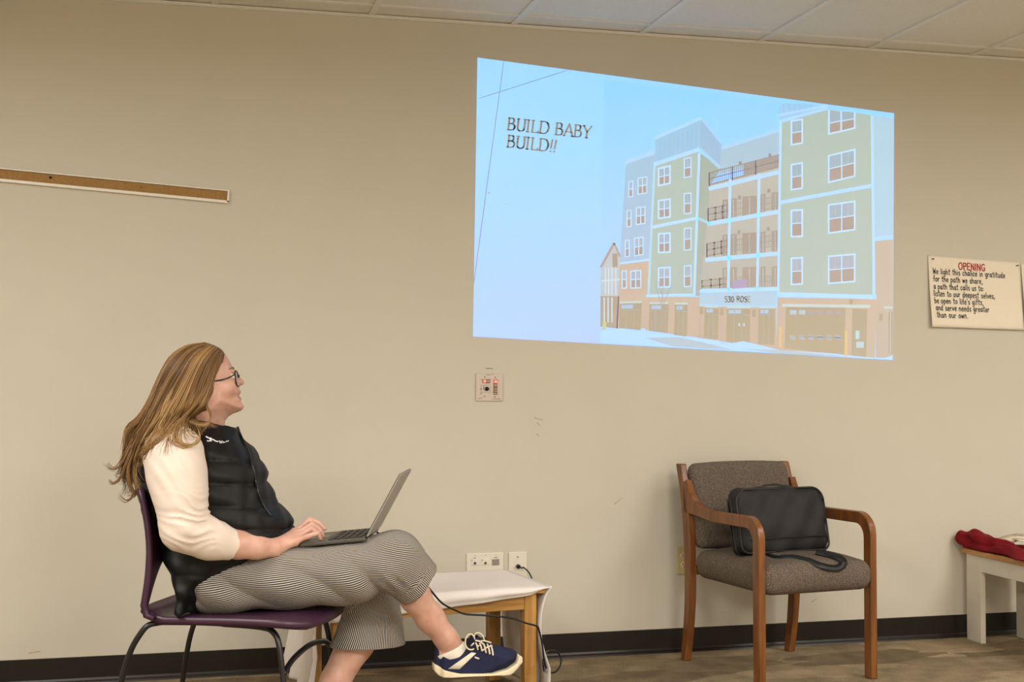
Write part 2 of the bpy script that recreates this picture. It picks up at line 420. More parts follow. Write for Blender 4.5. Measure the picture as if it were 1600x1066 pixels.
# three-gang connector plate
jp, jc, jt = plate_px('connector_plate', 'wide three gang white wall plate with round jacks behind the small table', 728.5, 865, 786.5, 905, white_pl)
def jz(zx, zy): return W(720 + zx / 10.66, 850 + zy / 10.66, -jt) - jc
for i, (zx, zy) in enumerate(((230, 300), (405, 298))):
    a, b = jz(zx - 62, zy - 46), jz(zx + 62, zy + 50)
    MB().box(((a.x + b.x) / 2, -jt - .0015, (a.z + b.z) / 2), (b.x - a.x, .003, a.z - b.z)).build('insert', white_al, jp, bevel=.0006)
    c = jz(zx + 2, zy + 20)
    MB().lathe([(.0048, -jt), (.0048, -jt - .006), (.003, -jt - .0062), (.0028, -jt - .003)], (c.x, 0, c.z), 14, 'y').build('jack', mat('brass_jack', (120, 92, 60), 0.4, 0.6) if i else dark_m, jp)
    c = jz(zx - 46, zy - 30)
    MB().box((c.x, -jt - .0035, c.z), (.004, .002, .004)).build('color_tab', mat('tab_red', (205, 90, 60), 0.6), jp)
a, b = jz(520, 258), jz(638, 352)
MB().box(((a.x + b.x) / 2, -jt - .001, (a.z + b.z) / 2), (b.x - a.x, .003, a.z - b.z)).build('port', mat('port_grey', (150, 138, 132), 0.5), jp)
for zx, zy, w_, h_ in ((236, 198, 10, 12), (410, 194, 10, 12), (584, 190, 10, 12), (232, 236, 50, 8), (584, 228, 56, 10)):
    a, b = jz(zx - w_ / 2, zy - h_ / 2), jz(zx + w_ / 2, zy + h_ / 2)
    MB().box(((a.x + b.x) / 2, -jt - .0003, (a.z + b.z) / 2), (b.x - a.x, .001, a.z - b.z)).build('printed_mark', grey_m, jp)
# single plate the cable plugs into
sp_, spc, spt = plate_px('cable_plate', 'narrow single white wall plate with a black cable plugged in', 794.5, 863, 823, 901, white_pl)
a = W(809, 870.5, -spt) - spc
MB().lathe([(.003, -spt + .001), (.003, -spt - .0015), (.001, -spt - .002)], (a.x, 0, a.z), 10, 'y').build('screw', grey_m, sp_)
# duplex outlet
dp, dc, dt = plate_px('duplex_outlet', 'ivory duplex power outlet behind the armchair', 1057, 854.5, 1081, 897, ivory_pl)
rec_m = mat('outlet_face', (214, 202, 164), 0.4)
for py in (869, 883):
    c = W(1068.8, py, -dt) - dc
    f_ = MB().lathe([(.0165, -dt + .001), (.0165, -dt - .002), (.015, -dt - .003)], (0, 0, 0), 20, 'y')
    bmesh.ops.transform(f_.bm, matrix=Matrix.Translation((c.x, 0, c.z)) @ Matrix.Diagonal((1, 1, .82, 1)), verts=f_.bm.verts[:])
    ro = f_.build('receptacle', rec_m, dp)
    sb = MB()
    for dx in (-.0062, .0062): sb.box((c.x + dx, -dt - .003, c.z + .004), (.0026, .001, .008))
    sb.lathe([(.0026, -dt - .0025), (.0026, -dt - .0036)], (c.x, 0, c.z - .0065), 10, 'y')
    sb.build('slot', dark_m, ro)

# hand-lettered posters
paper_m = mat('poster_paper', (240, 230, 212), 0.8, var=0.01)
ink_m = mat('black_marker', (22, 20, 20), 0.8); red_m = mat('red_marker', (178, 30, 34), 0.8)
pin_m = mat('black_pin', (20, 20, 20), 0.4)
def poster(name, label, corners, text):
    TL, TR, BR, BL = corners
    def pt(u, v, off=0.0):               # u right, v down, 0..1
        p = TL.lerp(TR, u).lerp(BL.lerp(BR, u), v)
        curl = .004 + .012 * v * v + .010 * max(0, .12 - u) / .12 * v
        return Vector((p.x, -curl - off, p.z))
    o = thing(name, label, 'poster', Vector((TL.x, 0, TL.z)))
    base = o.location
    MB().grid(lambda i, j: pt(i, j) - base, 50, 20).build('sheet', paper_m, o, smooth=True, solid=.0006)
    for u in (.04, .96):
        MB().tube([pt(u, .05) - base, pt(u, .05, .012) - base + Vector((.004, 0, 0))], [.002, .003], 10).build('pushpin', pin_m, o)
    if text: text(o, pt, base)
    return o
def opening_text(o, pt, base):
    rnd = random.Random(4)
    x0, y0 = 130, 135
    # the measured marks of the lettering inside the sheet, 0..1
    def line(mb, t, u, v, h, wid, width, slope=0.0):
        k = wid / text_width(t, sp=.1)
        strokes(mb, t, lambda a, b: pt(u + a * k, v - b * h + slope * a * k, .0022) - base, width, sp=.1, jit=.03, rnd=rnd)
    mb = MB(); line(mb, 'OPENING', .325, .165, .095, .295, .15); mb.build('heading', red_m, o, recalc=False)
    mb = MB()
    for t, u, v, wid in (('We light this chalice in gratitude', .045, .255, .79), ('for the path we share,', .045, .36, .54), ('a path that calls us to:', .045, .465, .55), ('listen to our deepest selves,', .04, .565, .67), ("be open to life's gifts,", .045, .665, .535), ('and serve needs greater', .055, .765, .585), ('than our own.', .06, .865, .345)):
        line(mb, t, u, v, .080, wid, .125, -.012)
    mb.build('lettering', ink_m, o, recalc=False)
poster('poster', 'white hand-lettered poster with a red OPENING heading', [W(1449, 399, 0), W(1592, 410.5, 0), W(1597, 516, 0), W(1452, 511, 0)], opening_text)
poster('poster', 'blank edge of the next poster, cut off by the right side of the photo', [W(1594.5, 412, 0), W(1738, 424, 0), W(1742, 522, 0), W(1599, 517, 0)], None)
# ---------------------------------------------------------------- the projected slide on the wall
# room light on the wall where the slide falls, top to foot
def amb(py):
    a, b = np.array(lin((136, 128, 112))), np.array(lin((184, 172, 148)))
    return a + (b - a) * min(1.0, max(0.0, (py - 100) / 420.0))
def zpy(z): return 596.0 - (z - 1.14) * 395.0
slide_m = bpy.data.materials.new('projected_light'); slide_m.use_nodes = True
_nt = slide_m.node_tree; _b = _nt.nodes['Principled BSDF']
_b.inputs['Base Color'].default_value = lin((208, 203, 189)) + (1,); _b.inputs['Roughness'].default_value = .75
_a = _nt.nodes.new('ShaderNodeAttribute'); _a.attribute_name = 'projected'
_nt.links.new(_a.outputs['Color'], _b.inputs['Emission Color']); _b.inputs['Emission Strength'].default_value = 1.0

class Slide:
    """flat polygons of projected colour lying on the wall, each layer a hair in front of the last"""
    def __init__(s, off): s.v = []; s.f = []; s.c = []; s.off = off
    def poly(s, pts, col, lift=0, px=None):
        n = len(s.v); cols = col if isinstance(col[0], (tuple, list)) else [col] * len(pts)
        for p, c in zip(pts, cols):
            s.v.append(W(p[0], p[1], -(s.off + lift * .00025)))
            e = lin(c); A_ = amb(p[1]); s.c.append(tuple(max(0.0, e[k] * (1.0, 1.0, 1.0 + .016 * max(0, c[2] - 236))[k] - A_[k]) for k in range(3)) + (1,))  # emission less the room light; strong blues overdriven to tint the ceiling
        s.f.append(list(range(n, n + len(pts))))
    def raw(s, pts3, c):
        n = len(s.v); e = lin(c)
        for p in pts3:
            A_ = amb(zpy(p[2])); s.v.append(Vector(p)); s.c.append(tuple(max(0.0, e[k] - A_[k]) for k in range(3)) + (1,))
        s.f.append(list(range(n, n + len(pts3))))
    def build(s, name, parent):
        base = parent.location
        me = bpy.data.meshes.new(name); me.from_pydata([v - base for v in s.v], [], s.f)
        at = me.color_attributes.new('projected', 'FLOAT_COLOR', 'POINT')
        at.data.foreach_set('color', [x for c in s.c for x in c])
        return link(name, me, slide_m, parent)

slide = thing('projected_slide', 'bright projected slide of an apartment building on the wall', 'projected image', W(1068, 330, 0))
TL, TR, BR, BL = (746, 90), (1397, 177), (1395, 563), (739, 526)
def sl(u, v):
    t = (TL[0] + (TR[0] - TL[0]) * u, TL[1] + (TR[1] - TL[1]) * u); b = (BL[0] + (BR[0] - BL[0]) * u, BL[1] + (BR[1] - BL[1]) * u)
    return (t[0] + (b[0] - t[0]) * v, t[1] + (b[1] - t[1]) * v)
bg = Slide(.0012)
us = [0, .1, .2, .305, .5, .75, 1]; vs = [0, .12, .3, .6, .85, 1]
def bgc(u, v):
    # slide blue with painted projector hot spot: turquoise top, lavender foot
    a = np.array((150, 218, 248)); b = np.array((156, 222, 252)); c = np.array((172, 214, 252))
    t = a + (b - a) * min(1, v / .35) if v < .35 else b + (c - b) * min(1, (v - .35) / .5)
    t = t + (np.array((170, 224, 250)) - t) * max(0, .35 - u) * .9
    return tuple(t)
for i in range(len(us) - 1):
    for j in range(len(vs) - 1):
        q = [(us[i], vs[j]), (us[i + 1], vs[j]), (us[i + 1], vs[j + 1]), (us[i], vs[j + 1])]
        bg.poly([sl(*p) for p in q], [bgc(*p) for p in q])
bg.build('slide_background', slide)

tx = Slide(.0022)
def rib(a, b, w, col):
    (x0, y0), (x1, y1) = a, b; L = math.hypot(x1 - x0, y1 - y0); nx, ny = -(y1 - y0) / L * w / 2, (x1 - x0) / L * w / 2
    tx.poly([(x0 + nx, y0 + ny), (x1 + nx, y1 + ny), (x1 - nx, y1 - ny), (x0 - nx, y0 - ny)], col)
rib((787, 97), (740.5, 442), 1.3, (128, 165, 185)); rib((748, 154), (886, 110), 1.3, (128, 165, 185))
rib((763, 302), (765.5, 300.5), 1.4, (60, 90, 120)); rib((789.5, 318.5), (790.8, 319.2), 1.2, (60, 90, 120))
tx.build('rule_lines', slide)
tt = Slide(.0022)
class _T:
    def poly(s, pts): tt.raw(pts, (84, 98, 110))
def title(t, x0, y0, x1, y1, h):
    k = (x1 - x0) / text_width(t, True, .03)
    strokes(_T(), t, lambda a, b: W(x0 + a * k + b * 2.2, y0 + (y1 - y0) * (a * k) / (x1 - x0) - b * h, -.0022), .15, serif=True, sp=.03, thin=.5)
title('BUILD BABY', 792, 202.5, 923, 216, 18.2)
title('BUILD!!', 791.5, 229.5, 870, 238, 18.2)
tt.build('slide_title', slide)

ph = Slide(.0016)
def q(x, y): return (920 + x / 2.318, 120 + y / 2.318)
TONE = np.array([[1.2335, 0.109, -0.4185], [-0.6707, 0.4612, 0.4809], [0.1032, 0.1152, 0.5584], [66.9, 75.9, 90.3]])
def tone(c): return tuple(np.clip(np.array((*c, 1.0)) @ TONE, 0, 255))   # shifts the traced colours to the measured ones
def P(pts, col, lift): ph.poly([q(*p) for p in pts], [tone(c) for c in col] if isinstance(col[0], tuple) else tone(col), lift)
def qrect(x0, y0, x1, y1, col, lift, sk=0.0):
    """upright rectangle whose horizontals fall by sk per unit"""
    d = (x1 - x0) * sk
    P([(x0, y0), (x1, y0 + d), (x1, y1 + d), (x0, y1)], col, lift)
def bar(a, b, w, col, lift):
    L = math.hypot(b[0] - a[0], b[1] - a[1]); nx, ny = -(b[1] - a[1]) / L * w / 2, (b[0] - a[0]) / L * w / 2
    P([(a[0] + nx, a[1] + ny), (b[0] + nx, b[1] + ny), (b[0] - nx, b[1] - ny), (a[0] - nx, a[1] - ny)], col, lift)
WHT, SKY, GRY, GRN, GRD, BRK, DRK, GLS = (196, 222, 236), (148, 208, 234), (160, 178, 196), (172, 182, 148), (154, 160, 126), (186, 160, 142), (128, 114, 102), (150, 142, 142)
CLD = (158, 214, 238)
P([(55, 12), (400, 52), (395, 520), (46, 500)], [SKY, (146, 212, 240), CLD, (150, 210, 238)], 0)
P([(400, 52), (1104, 148), (1102, 560), (395, 520)], [(146, 212, 240), (160, 206, 228), (160, 206, 228), CLD], 0)
P([(46, 500), (1102, 560), (1101, 1027), (42, 965)], [(150, 210, 238), (170, 205, 222), (170, 205, 222), (160, 210, 238)], 0)
# old house at the far left
P([(44, 690), (92, 604), (113, 655), (113, 800), (44, 800)], (184, 182, 190), 1)
bar((44, 690), (92, 602), 9, (150, 128, 124), 2); bar((92, 602), (113, 652), 7, (150, 128, 124), 2)
for x in (60, 72, 84, 98): bar((x, 690), (x, 790), 4, (214, 222, 232), 3)
bar((46, 740), (112, 735), 5, (216, 224, 232), 3); qrect(86, 640, 104, 690, DRK, 3)
P([(43, 795), (110, 795), (104, 912), (42, 905)], (150, 132, 116), 2)
for x in (56, 70, 84): bar((x, 800), (x, 890), 5, (206, 214, 220), 3)
P([(50, 888), (64, 888), (62, 918), (48, 916)], (214, 212, 96), 4)
# grey left wing on its brick foot
P([(135, 312), (240, 275), (222, 664), (112, 676)], (156, 180, 204), 2)
P([(132, 302), (242, 264), (242, 280), (132, 318)], (180, 208, 228), 3)
P([(112, 676), (220, 662), (206, 912), (100, 912)], BRK, 2)
bar((112, 676), (220, 663), 8, WHT, 3)
# tower: two green faces and a blue-grey cap
P([(236, 318), (397, 272), (382, 792), (213, 792)], GRN, 3)
P([(397, 272), (480, 332), (440, 392), (402, 796), (382, 792)], GRD, 3)
P([(242, 222), (407, 150), (402, 262), (238, 322)], (150, 184, 212), 4)
P([(407, 150), (481, 240), (476, 330), (402, 262)], (138, 170, 200), 4)
for k in range(1, 10):
    t = k / 10; bar((242 + 165 * t, 240 - 72 * t + 6), (241 + 163 * t, 300 - 58 * t), 2.5, (132, 166, 198), 5)
bar((240, 222), (407, 149), 12, (182, 214, 232), 5); bar((407, 149), (481, 240), 10, (170, 202, 224), 5)
bar((236, 318), (402, 262), 14, (186, 216, 232), 5); bar((402, 262), (476, 330), 12, (172, 204, 222), 5)
# recessed middle with balconies
P([(476, 262), (692, 190), (692, 300), (476, 352)], (164, 182, 200), 2)
bar((474, 262), (692, 192), 12, (176, 206, 226), 3)
P([(440, 388), (692, 320), (684, 772), (404, 778)], (172, 163, 150), 2)
for a, b, c, d in (((440, 520), (692, 478), 70, 52), ((430, 655), (688, 628), 70, 60), ((412, 770), (684, 762), 70, 60)):
    pass
# doors and dark openings under each balcony
for x0, x1, yb0, yb1 in ((484, 504, 0, 0), (512, 536, 0, 0), (556, 608, 0, 0), (622, 640, 0, 0), (662, 688, 0, 0)):
    for y_l, y_r, h in ((530, 492, 74), (655, 634, 76), (768, 762, 74)):
        t = ((x0 + x1) / 2 - 430) / 258; y = y_l + (y_r - y_l) * t
        P([(x0, y - h), (x1, y - h - 3), (x1, y - 3), (x0, y)], (138, 120, 110), 3)
        bar(((x0 + x1) / 2, y - h + 4), ((x0 + x1) / 2, y - 4), 3, (176, 176, 178), 4)
P([(560, 318), (690, 285), (690, 325), (560, 355)], (140, 126, 122), 3)
for a, b in (((436, 348), (690, 282)), ((432, 478), (512, 462)), ((428, 606), (508, 590)), ((410, 738), (508, 728))):
    for dy in (0, 22, 44): bar((a[0], a[1] + dy), (b[0], b[1] + dy), 3.5, (124, 108, 102), 5)
    n = max(2, int((b[0] - a[0]) / 7))
    for k in range(n + 1):
        t = k / n; x = a[0] + (b[0] - a[0]) * t; y = a[1] + (b[1] - a[1]) * t
        bar((x, y), (x, y + 44), 2.0, (130, 114, 106), 5)
    for t in (0, .33, .66, 1):
        x = a[0] + (b[0] - a[0]) * t; y = a[1] + (b[1] - a[1]) * t
        bar((x, y - 2), (x, y + 50), 5, (120, 104, 98), 5)
for a, b in (((512, 462), (690, 432)), ((508, 592), (688, 572)), ((508, 728), (684, 720))):
    for dy in (0, 20, 40): bar((a[0], a[1] + dy), (b[0], b[1] + dy), 2.5, (138, 122, 114), 4)
    for k in range(25):
        t = k / 24; x = a[0] + (b[0] - a[0]) * t; y = a[1] + (b[1] - a[1]) * t
        bar((x, y), (x, y + 40), 1.6, (140, 124, 116), 4)
for a, b in (((434, 406), (692, 344)), ((430, 534), (690, 488)), ((422, 664), (688, 640)), ((404, 776), (684, 768))):
    bar(a, b, 15, (190, 216, 230), 6)
for x in (512, 617): P([(x - 5, 372 - (x - 512) * .2), (x + 5, 370 - (x - 512) * .2), (x - 2, 772), (x - 12, 772)], (196, 220, 232), 6)
for x, y in ((549, 312), (656, 284), (546, 436), (652, 412), (544, 562), (650, 550)): P([(x - 5, y - 6), (x + 5, y - 6), (x + 5, y + 8), (x - 5, y + 8)], (110, 104, 104), 6)
P([(520, 738), (572, 734), (572, 764), (520, 768)], (118, 104, 190), 7)
# street sign band
P([(402, 782), (680, 768), (677, 834), (400, 828)], (172, 196, 214), 6)
bar((400, 778), (682, 770), 8, (194, 220, 234), 7); bar((400, 828), (678, 834), 6, (190, 214, 226), 7)
# brick ground floor
P([(206, 794), (402, 798), (402, 946), (205, 918)], BRK, 4)
P([(402, 828), (680, 834), (680, 990), (400, 946)], (184, 158, 140), 4)
for qd in (((112, 822), (192, 820), (188, 918), (109, 910)), ((220, 824), (290, 824), (286, 928), (217, 920)), ((312, 826), (358, 826), (355, 942), (309, 936)), ((420, 836), (470, 838), (468, 952), (416, 946)), ((500, 840), (585, 840), (582, 966), (497, 960)), ((615, 840), (675, 840), (672, 972), (612, 968))):
    P(qd, (124, 110, 98), 5)
    (ax, ay), (bx, by), (cx, cy), (dx, dy) = qd
    bar((ax, ay - 4), (bx, by - 4), 7, (202, 206, 200), 6)
    for t in (.33, .66):
        bar((ax + (bx - ax) * t, ay), (dx + (cx - dx) * t, dy + (cy - dy) * t), 2.5, (160, 152, 142), 6)
    bar((ax, ay + 24), (bx, by + 24), 2.5, (160, 152, 142), 6)
    P([(ax + 6, ay + 4), (ax + (bx - ax) * .6, ay + 4), (ax + (bx - ax) * .6, ay + 18), (ax + 6, ay + 18)], (160, 190, 200), 6)
for x, y in ((408, 848), (482, 852), (598, 858), (1058, 872), (950, 820)): P([(x - 6, y - 14), (x + 6, y - 14), (x + 6, y + 12), (x - 6, y + 12)], (92, 86, 82), 7)
for x, y in ((545, 898), (562, 898)): qrect(x - 3, y - 6, x + 3, y + 6, (206, 214, 214), 7)
# right-hand block
P([(695, 168), (865, 116), (1026, 140), (1036, 796), (683, 788)], GRN, 5)
P([(684, 132), (698, 94), (830, 100), (866, 118), (696, 170)], (158, 194, 218), 6)
for k in range(7): bar((705 + 20 * k, 98 + k), (705 + 20 * k, 130 - 3.4 * k), 2.2, (136, 174, 204), 7)
bar((684, 140), (864, 104), 9, (186, 216, 232), 7); bar((688, 162), (866, 114), 10, (188, 218, 232), 7)
bar((695, 165), (686, 785), 9, (194, 220, 232), 7); bar((1026, 140), (1033, 795), 10, (190, 220, 234), 7)
bar((690, 456), (1029, 394), 13, (188, 218, 232), 7); bar((681, 788), (1042, 798), 16, (192, 220, 232), 7)
bar((386, 790), (207, 794), 10, WHT, 6); bar((230, 545), (393, 512), 11, (196, 222, 232), 6); bar((393, 512), (440, 532), 10, (180, 204, 212), 6); bar((400, 276), (382, 788), 9, (196, 222, 232), 6)
bar((238, 322), (216, 790), 8, (190, 214, 224), 5)
P([(1030, 140), (1105, 150), (1102, 592), (1036, 590)], (176, 198, 218), 4)
bar((1036, 588), (1102, 580), 16, (184, 214, 230), 5)
P([(1036, 592), (1102, 590), (1101, 1022), (1040, 1016)], (180, 158, 142), 4)
P([(684, 800), (1042, 804), (1036, 1018), (680, 990)], (184, 158, 140), 6)
P([(714, 832), (930, 836), (925, 1006), (710, 984)], (118, 106, 94), 7)
for y in (866, 902, 940): bar((716, y), (926, y + 6), 2.5, (140, 130, 118), 8)
for k in range(6): P([(728 + k * 33, 845), (752 + k * 33, 846), (752 + k * 33, 862), (728 + k * 33, 861)], (176 if k < 2 else 148, 190 if k < 2 else 140, 194 if k < 2 else 132), 8)
for k in range(6): P([(728 + k * 33, 935), (748 + k * 33, 938), (748 + k * 33, 954), (728 + k * 33, 950)], (160, 166, 164), 8)
P([(955, 840), (1009, 842), (1004, 1016), (953, 1011)], (124, 112, 100), 7); qrect(966, 920, 980, 950, (196, 214, 220), 8); qrect(968, 960, 996, 982, (196, 206, 206), 8)
bar((700, 828), (1019, 832), 11, (206, 208, 200), 8); bar((1070, 836), (1101, 836), 8, (200, 204, 200), 6)
P([(1086, 850), (1101, 850), (1100, 1005), (1086, 1004)], (120, 108, 98), 6); bar((1093, 850), (1092, 1004), 2.5, (190, 196, 196), 7)
# windows: white casing, two-light sashes
def window(x0, y0, x1, y1, sk, two, L=7):
    qrect(x0, y0, x1, y1, (206, 228, 238), L, sk)
    m = 6 if x1 - x0 > 40 else 4
    cols = [(x0 + m, (x0 + x1) / 2 - 2), ((x0 + x1) / 2 + 2, x1 - m)] if two else [(x0 + m, x1 - m)]
    for a, b in cols:
        o = (a - x0) * sk; ym = (y0 + y1) / 2
        qrect(a, y0 + m + o, b, ym - 2 + o, (146, 158, 168), L + 1, sk)
        qrect(a, ym + 2 + o, b, y1 - m + o, (142, 122, 120), L + 1, sk)
        bar(((a + b) / 2, y0 + m + o), ((a + b) / 2, ym - 2 + o), 1.5, (176, 186, 192), L + 2)
for y0, y1 in ((158, 250), (316, 413), (482, 583), (655, 756)): window(731, y0, 776, y1, -.16 if y0 < 400 else -.06, False)
for y0, y1 in ((284, 386), (462, 570), (648, 752)): window(866, y0, 966, y1, (-.24 if y0 < 400 else -.14) if y0 < 600 else -.08, True)
for y0, y1 in ((330, 398), (446, 516), (566, 640), (690, 766)): window(250, y0, 297, y1, -.22 if y0 < 400 else (-.12 if y0 < 500 else -.05), True, 6)
for y0, y1 in ((296, 368), (422, 498), (548, 630), (684, 763)): window(344, y0, 372, y1, -.2 if y0 < 400 else -.08, False, 6)
for x0, x1, ys in ((143, 161, ((378, 438), (484, 546), (592, 655))), (176, 211, ((366, 428), (474, 538), (584, 651)))):
    for y0, y1 in ys: window(x0 - (y0 - 378) * .06, y0, x1 - (y0 - 378) * .06, y1, -.16, x1 - x0 > 20, 4)
for x0, x1 in ((119, 138), (150, 190)): window(x0, 702, x1, 768, -.05, x1 - x0 > 20, 4)
P([(867, 119), (966, 129), (966, 188), (866, 211)], (206, 228, 238), 7)
for a, b, c, d in (((873, 121), (911, 125), (911, 158), (873, 166)), ((873, 170), (911, 162), (911, 195), (873, 203)), ((917, 125), (960, 129), (960, 150), (917, 158)), ((917, 162), (960, 154), (960, 183), (917, 194))):
    P([a, b, c, d], (146, 158, 168) if a[1] < 140 else (142, 122, 120), 8)
# bare street tree, kerb snow and bollards
for a, b in (((262, 930), (268, 760)), ((266, 840), (240, 745)), ((268, 830), (300, 752)), ((268, 800), (252, 742)), ((232, 925), (240, 850)), ((244, 922), (246, 860)), ((256, 925), (290, 820))): bar(a, b, 2.2, (150, 150, 140), 7)
P([(42, 922), (112, 912), (240, 930), (330, 938), (400, 950), (470, 956), (480, 972), (560, 958), (690, 990), (870, 1002), (1060, 1022), (1101, 1010), (1101, 1027), (42, 965)], (190, 220, 240), 8)
P([(205, 946), (330, 944), (480, 978), (520, 990), (300, 976)], (172, 186, 192), 9); P([(560, 985), (700, 990), (960, 1016), (700, 1005)], (176, 190, 196), 9)
for x, y0, y1 in ((694, 906, 980), (932, 920, 1012)): P([(x - 5, y0), (x + 6, y0), (x + 5, y1), (x - 6, y1)], (222, 190, 84), 9)
class _S:
    def poly(s, pts): ph.raw(pts, (128, 130, 128))
k = 95 / text_width('530 ROSE', sp=.08)
strokes(_S(), '530 ROSE', lambda a, b: W(*q(492 + a * k, 816 - b * 20), -.0040), .2, sp=.08)
ph.build('slide_photo', slide)
# ---------------------------------------------------------------- surface nets for soft shapes
class Field:
    def __init__(s, lo, hi, h):
        s.h = h; s.lo = np.array(lo, float); n = np.ceil((np.array(hi, float) - s.lo) / h).astype(int) + 1
        s.n = n; s.f = np.full(n, 1.0, np.float32)
        s.ax = [(s.lo[i] + h * np.arange(n[i])).astype(np.float32) for i in range(3)]
    def sub(s, lo, hi):
        a = [max(0, int(math.floor((lo[i] - s.lo[i]) / s.h))) for i in range(3)]
        b = [min(int(s.n[i]), int(math.ceil((hi[i] - s.lo[i]) / s.h)) + 1) for i in range(3)]
        sl_ = tuple(slice(a[i], max(a[i] + 1, b[i])) for i in range(3))
        X, Y, Z = np.meshgrid(s.ax[0][sl_[0]], s.ax[1][sl_[1]], s.ax[2][sl_[2]], indexing='ij')
        return sl_, X, Y, Z
    def _mix(s, sl_, d, k, op):
        a = s.f[sl_]
        if op == 'add':
            if k > 0:
                hh = np.maximum(k - np.abs(a - d), 0) / k
                s.f[sl_] = np.minimum(a, d) - hh * hh * k * .25
            else: s.f[sl_] = np.minimum(a, d)
        elif op == 'cut':
            if k > 0:
                hh = np.maximum(k - np.abs(a + d), 0) / k
                s.f[sl_] = np.maximum(a, -d) + hh * hh * k * .25
            else: s.f[sl_] = np.maximum(a, -d)
        elif op == 'and': s.f[sl_] = np.maximum(a, d)
    def cone(s, a, b, ra, rb, k=.02, op='add', sq=None):
        """round cone; sq = (axis vector, factor) flattens it across that axis"""
        a = np.array(a, float); b = np.array(b, float); R = max(ra, rb) * (1.0 if sq is None else max(1.0, sq[1])) + k + 2 * s.h
        sl_, X, Y, Z = s.sub(np.minimum(a, b) - R, np.maximum(a, b) + R)
        d = b - a; L2 = float(d @ d) + 1e-12
        px, py, pz = X - a[0], Y - a[1], Z - a[2]
        t = np.clip((px * d[0] + py * d[1] + pz * d[2]) / L2, 0, 1)
        qx, qy, qz = px - t * d[0], py - t * d[1], pz - t * d[2]
        if sq is not None:
            n = np.array(sq[0], float); n /= np.linalg.norm(n); m = qx * n[0] + qy * n[1] + qz * n[2]
            e = (1.0 / sq[1] - 1.0) * m; qx, qy, qz = qx + e * n[0], qy + e * n[1], qz + e * n[2]
        s._mix(sl_, np.sqrt(qx * qx + qy * qy + qz * qz) - (ra + (rb - ra) * t), k, op)
    def chain(s, pts, rad, k=.02, op='add', sq=None):
        for i in range(len(pts) - 1): s.cone(pts[i], pts[i + 1], rad[i], rad[i + 1], k, op, sq)
    def ell(s, c, r, k=.02, op='add', R=None, pw=2.0):
        c = np.array(c, float); m = max(r) + k + 2 * s.h
        sl_, X, Y, Z = s.sub(c - m, c + m)
        p = [X - c[0], Y - c[1], Z - c[2]]
        if R is not None:
            M = np.array(R.transposed() if isinstance(R, Matrix) else R); p = [M[i, 0] * p[0] + M[i, 1] * p[1] + M[i, 2] * p[2] for i in range(3)]
        q_ = (np.abs(p[0] / r[0]) ** pw + np.abs(p[1] / r[1]) ** pw + np.abs(p[2] / r[2]) ** pw) ** (1 / pw)
        s._mix(sl_, (q_ - 1) * min(r), k, op)
    def rbox(s, c, half, rr, k=.0, op='add', R=None):
        c = np.array(c, float); m = float(np.linalg.norm(half)) + k + 2 * s.h
        sl_, X, Y, Z = s.sub(c - m, c + m); p = [X - c[0], Y - c[1], Z - c[2]]
        if R is not None:
            M = np.array(R.transposed()); p = [M[i, 0] * p[0] + M[i, 1] * p[1] + M[i, 2] * p[2] for i in range(3)]
        q_ = [np.abs(p[i]) - (half[i] - rr) for i in range(3)]
        d = np.sqrt(sum(np.maximum(v, 0) ** 2 for v in q_)) + np.minimum(np.maximum(np.maximum(q_[0], q_[1]), q_[2]), 0) - rr
        s._mix(sl_, d, k, op)
    def plane(s, p, n, op='and', lo=None, hi=None):
        """keep the side the normal points away from"""
        p = np.array(p, float); n = np.array(n, float); n /= np.linalg.norm(n)
        sl_, X, Y, Z = s.sub(s.lo if lo is None else lo, (s.lo + s.h * s.n) if hi is None else hi)
        s._mix(sl_, (X - p[0]) * n[0] + (Y - p[1]) * n[1] + (Z - p[2]) * n[2], 0, op)
    def fn(s, f, lo=None, hi=None, k=0.0, op='add'):
        sl_, X, Y, Z = s.sub(s.lo if lo is None else lo, (s.lo + s.h * s.n) if hi is None else hi)
        s._mix(sl_, f(X, Y, Z).astype(np.float32), k, op)
    def warp(s, f):
        sl_, X, Y, Z = s.sub(s.lo, s.lo + s.h * s.n); s.f += f(X, Y, Z).astype(np.float32)
    def mesh(s):
        f = s.f; ins = f < 0; nx, ny, nz = f.shape
        cs = np.zeros((nx - 1, ny - 1, nz - 1), np.int8)
        for i in (0, 1):
            for j in (0, 1):
                for k in (0, 1): cs += ins[i:nx - 1 + i, j:ny - 1 + j, k:nz - 1 + k]
        act = (cs > 0) & (cs < 8); I, J, K = np.nonzero(act)
        idx = np.full(act.shape, -1, np.int64); idx[I, J, K] = np.arange(len(I))
        acc = np.zeros((len(I), 3)); cnt = np.zeros(len(I))
        corners = [(i, j, k) for i in (0, 1) for j in (0, 1) for k in (0, 1)]
        for a in corners:
            for ax in range(3):
                if a[ax]: continue
                b = list(a); b[ax] = 1
                fa = f[I + a[0], J + a[1], K + a[2]]; fb = f[I + b[0], J + b[1], K + b[2]]
                m = (fa < 0) != (fb < 0); t = np.where(m, fa / np.where(m, fa - fb, 1), 0)
                p = np.zeros((len(I), 3)) + np.array(a); p[:, ax] += t
                acc[m] += p[m]; cnt[m] += 1
        V = (acc / cnt[:, None] + np.stack([I, J, K], 1)) * s.h + s.lo
        faces = []
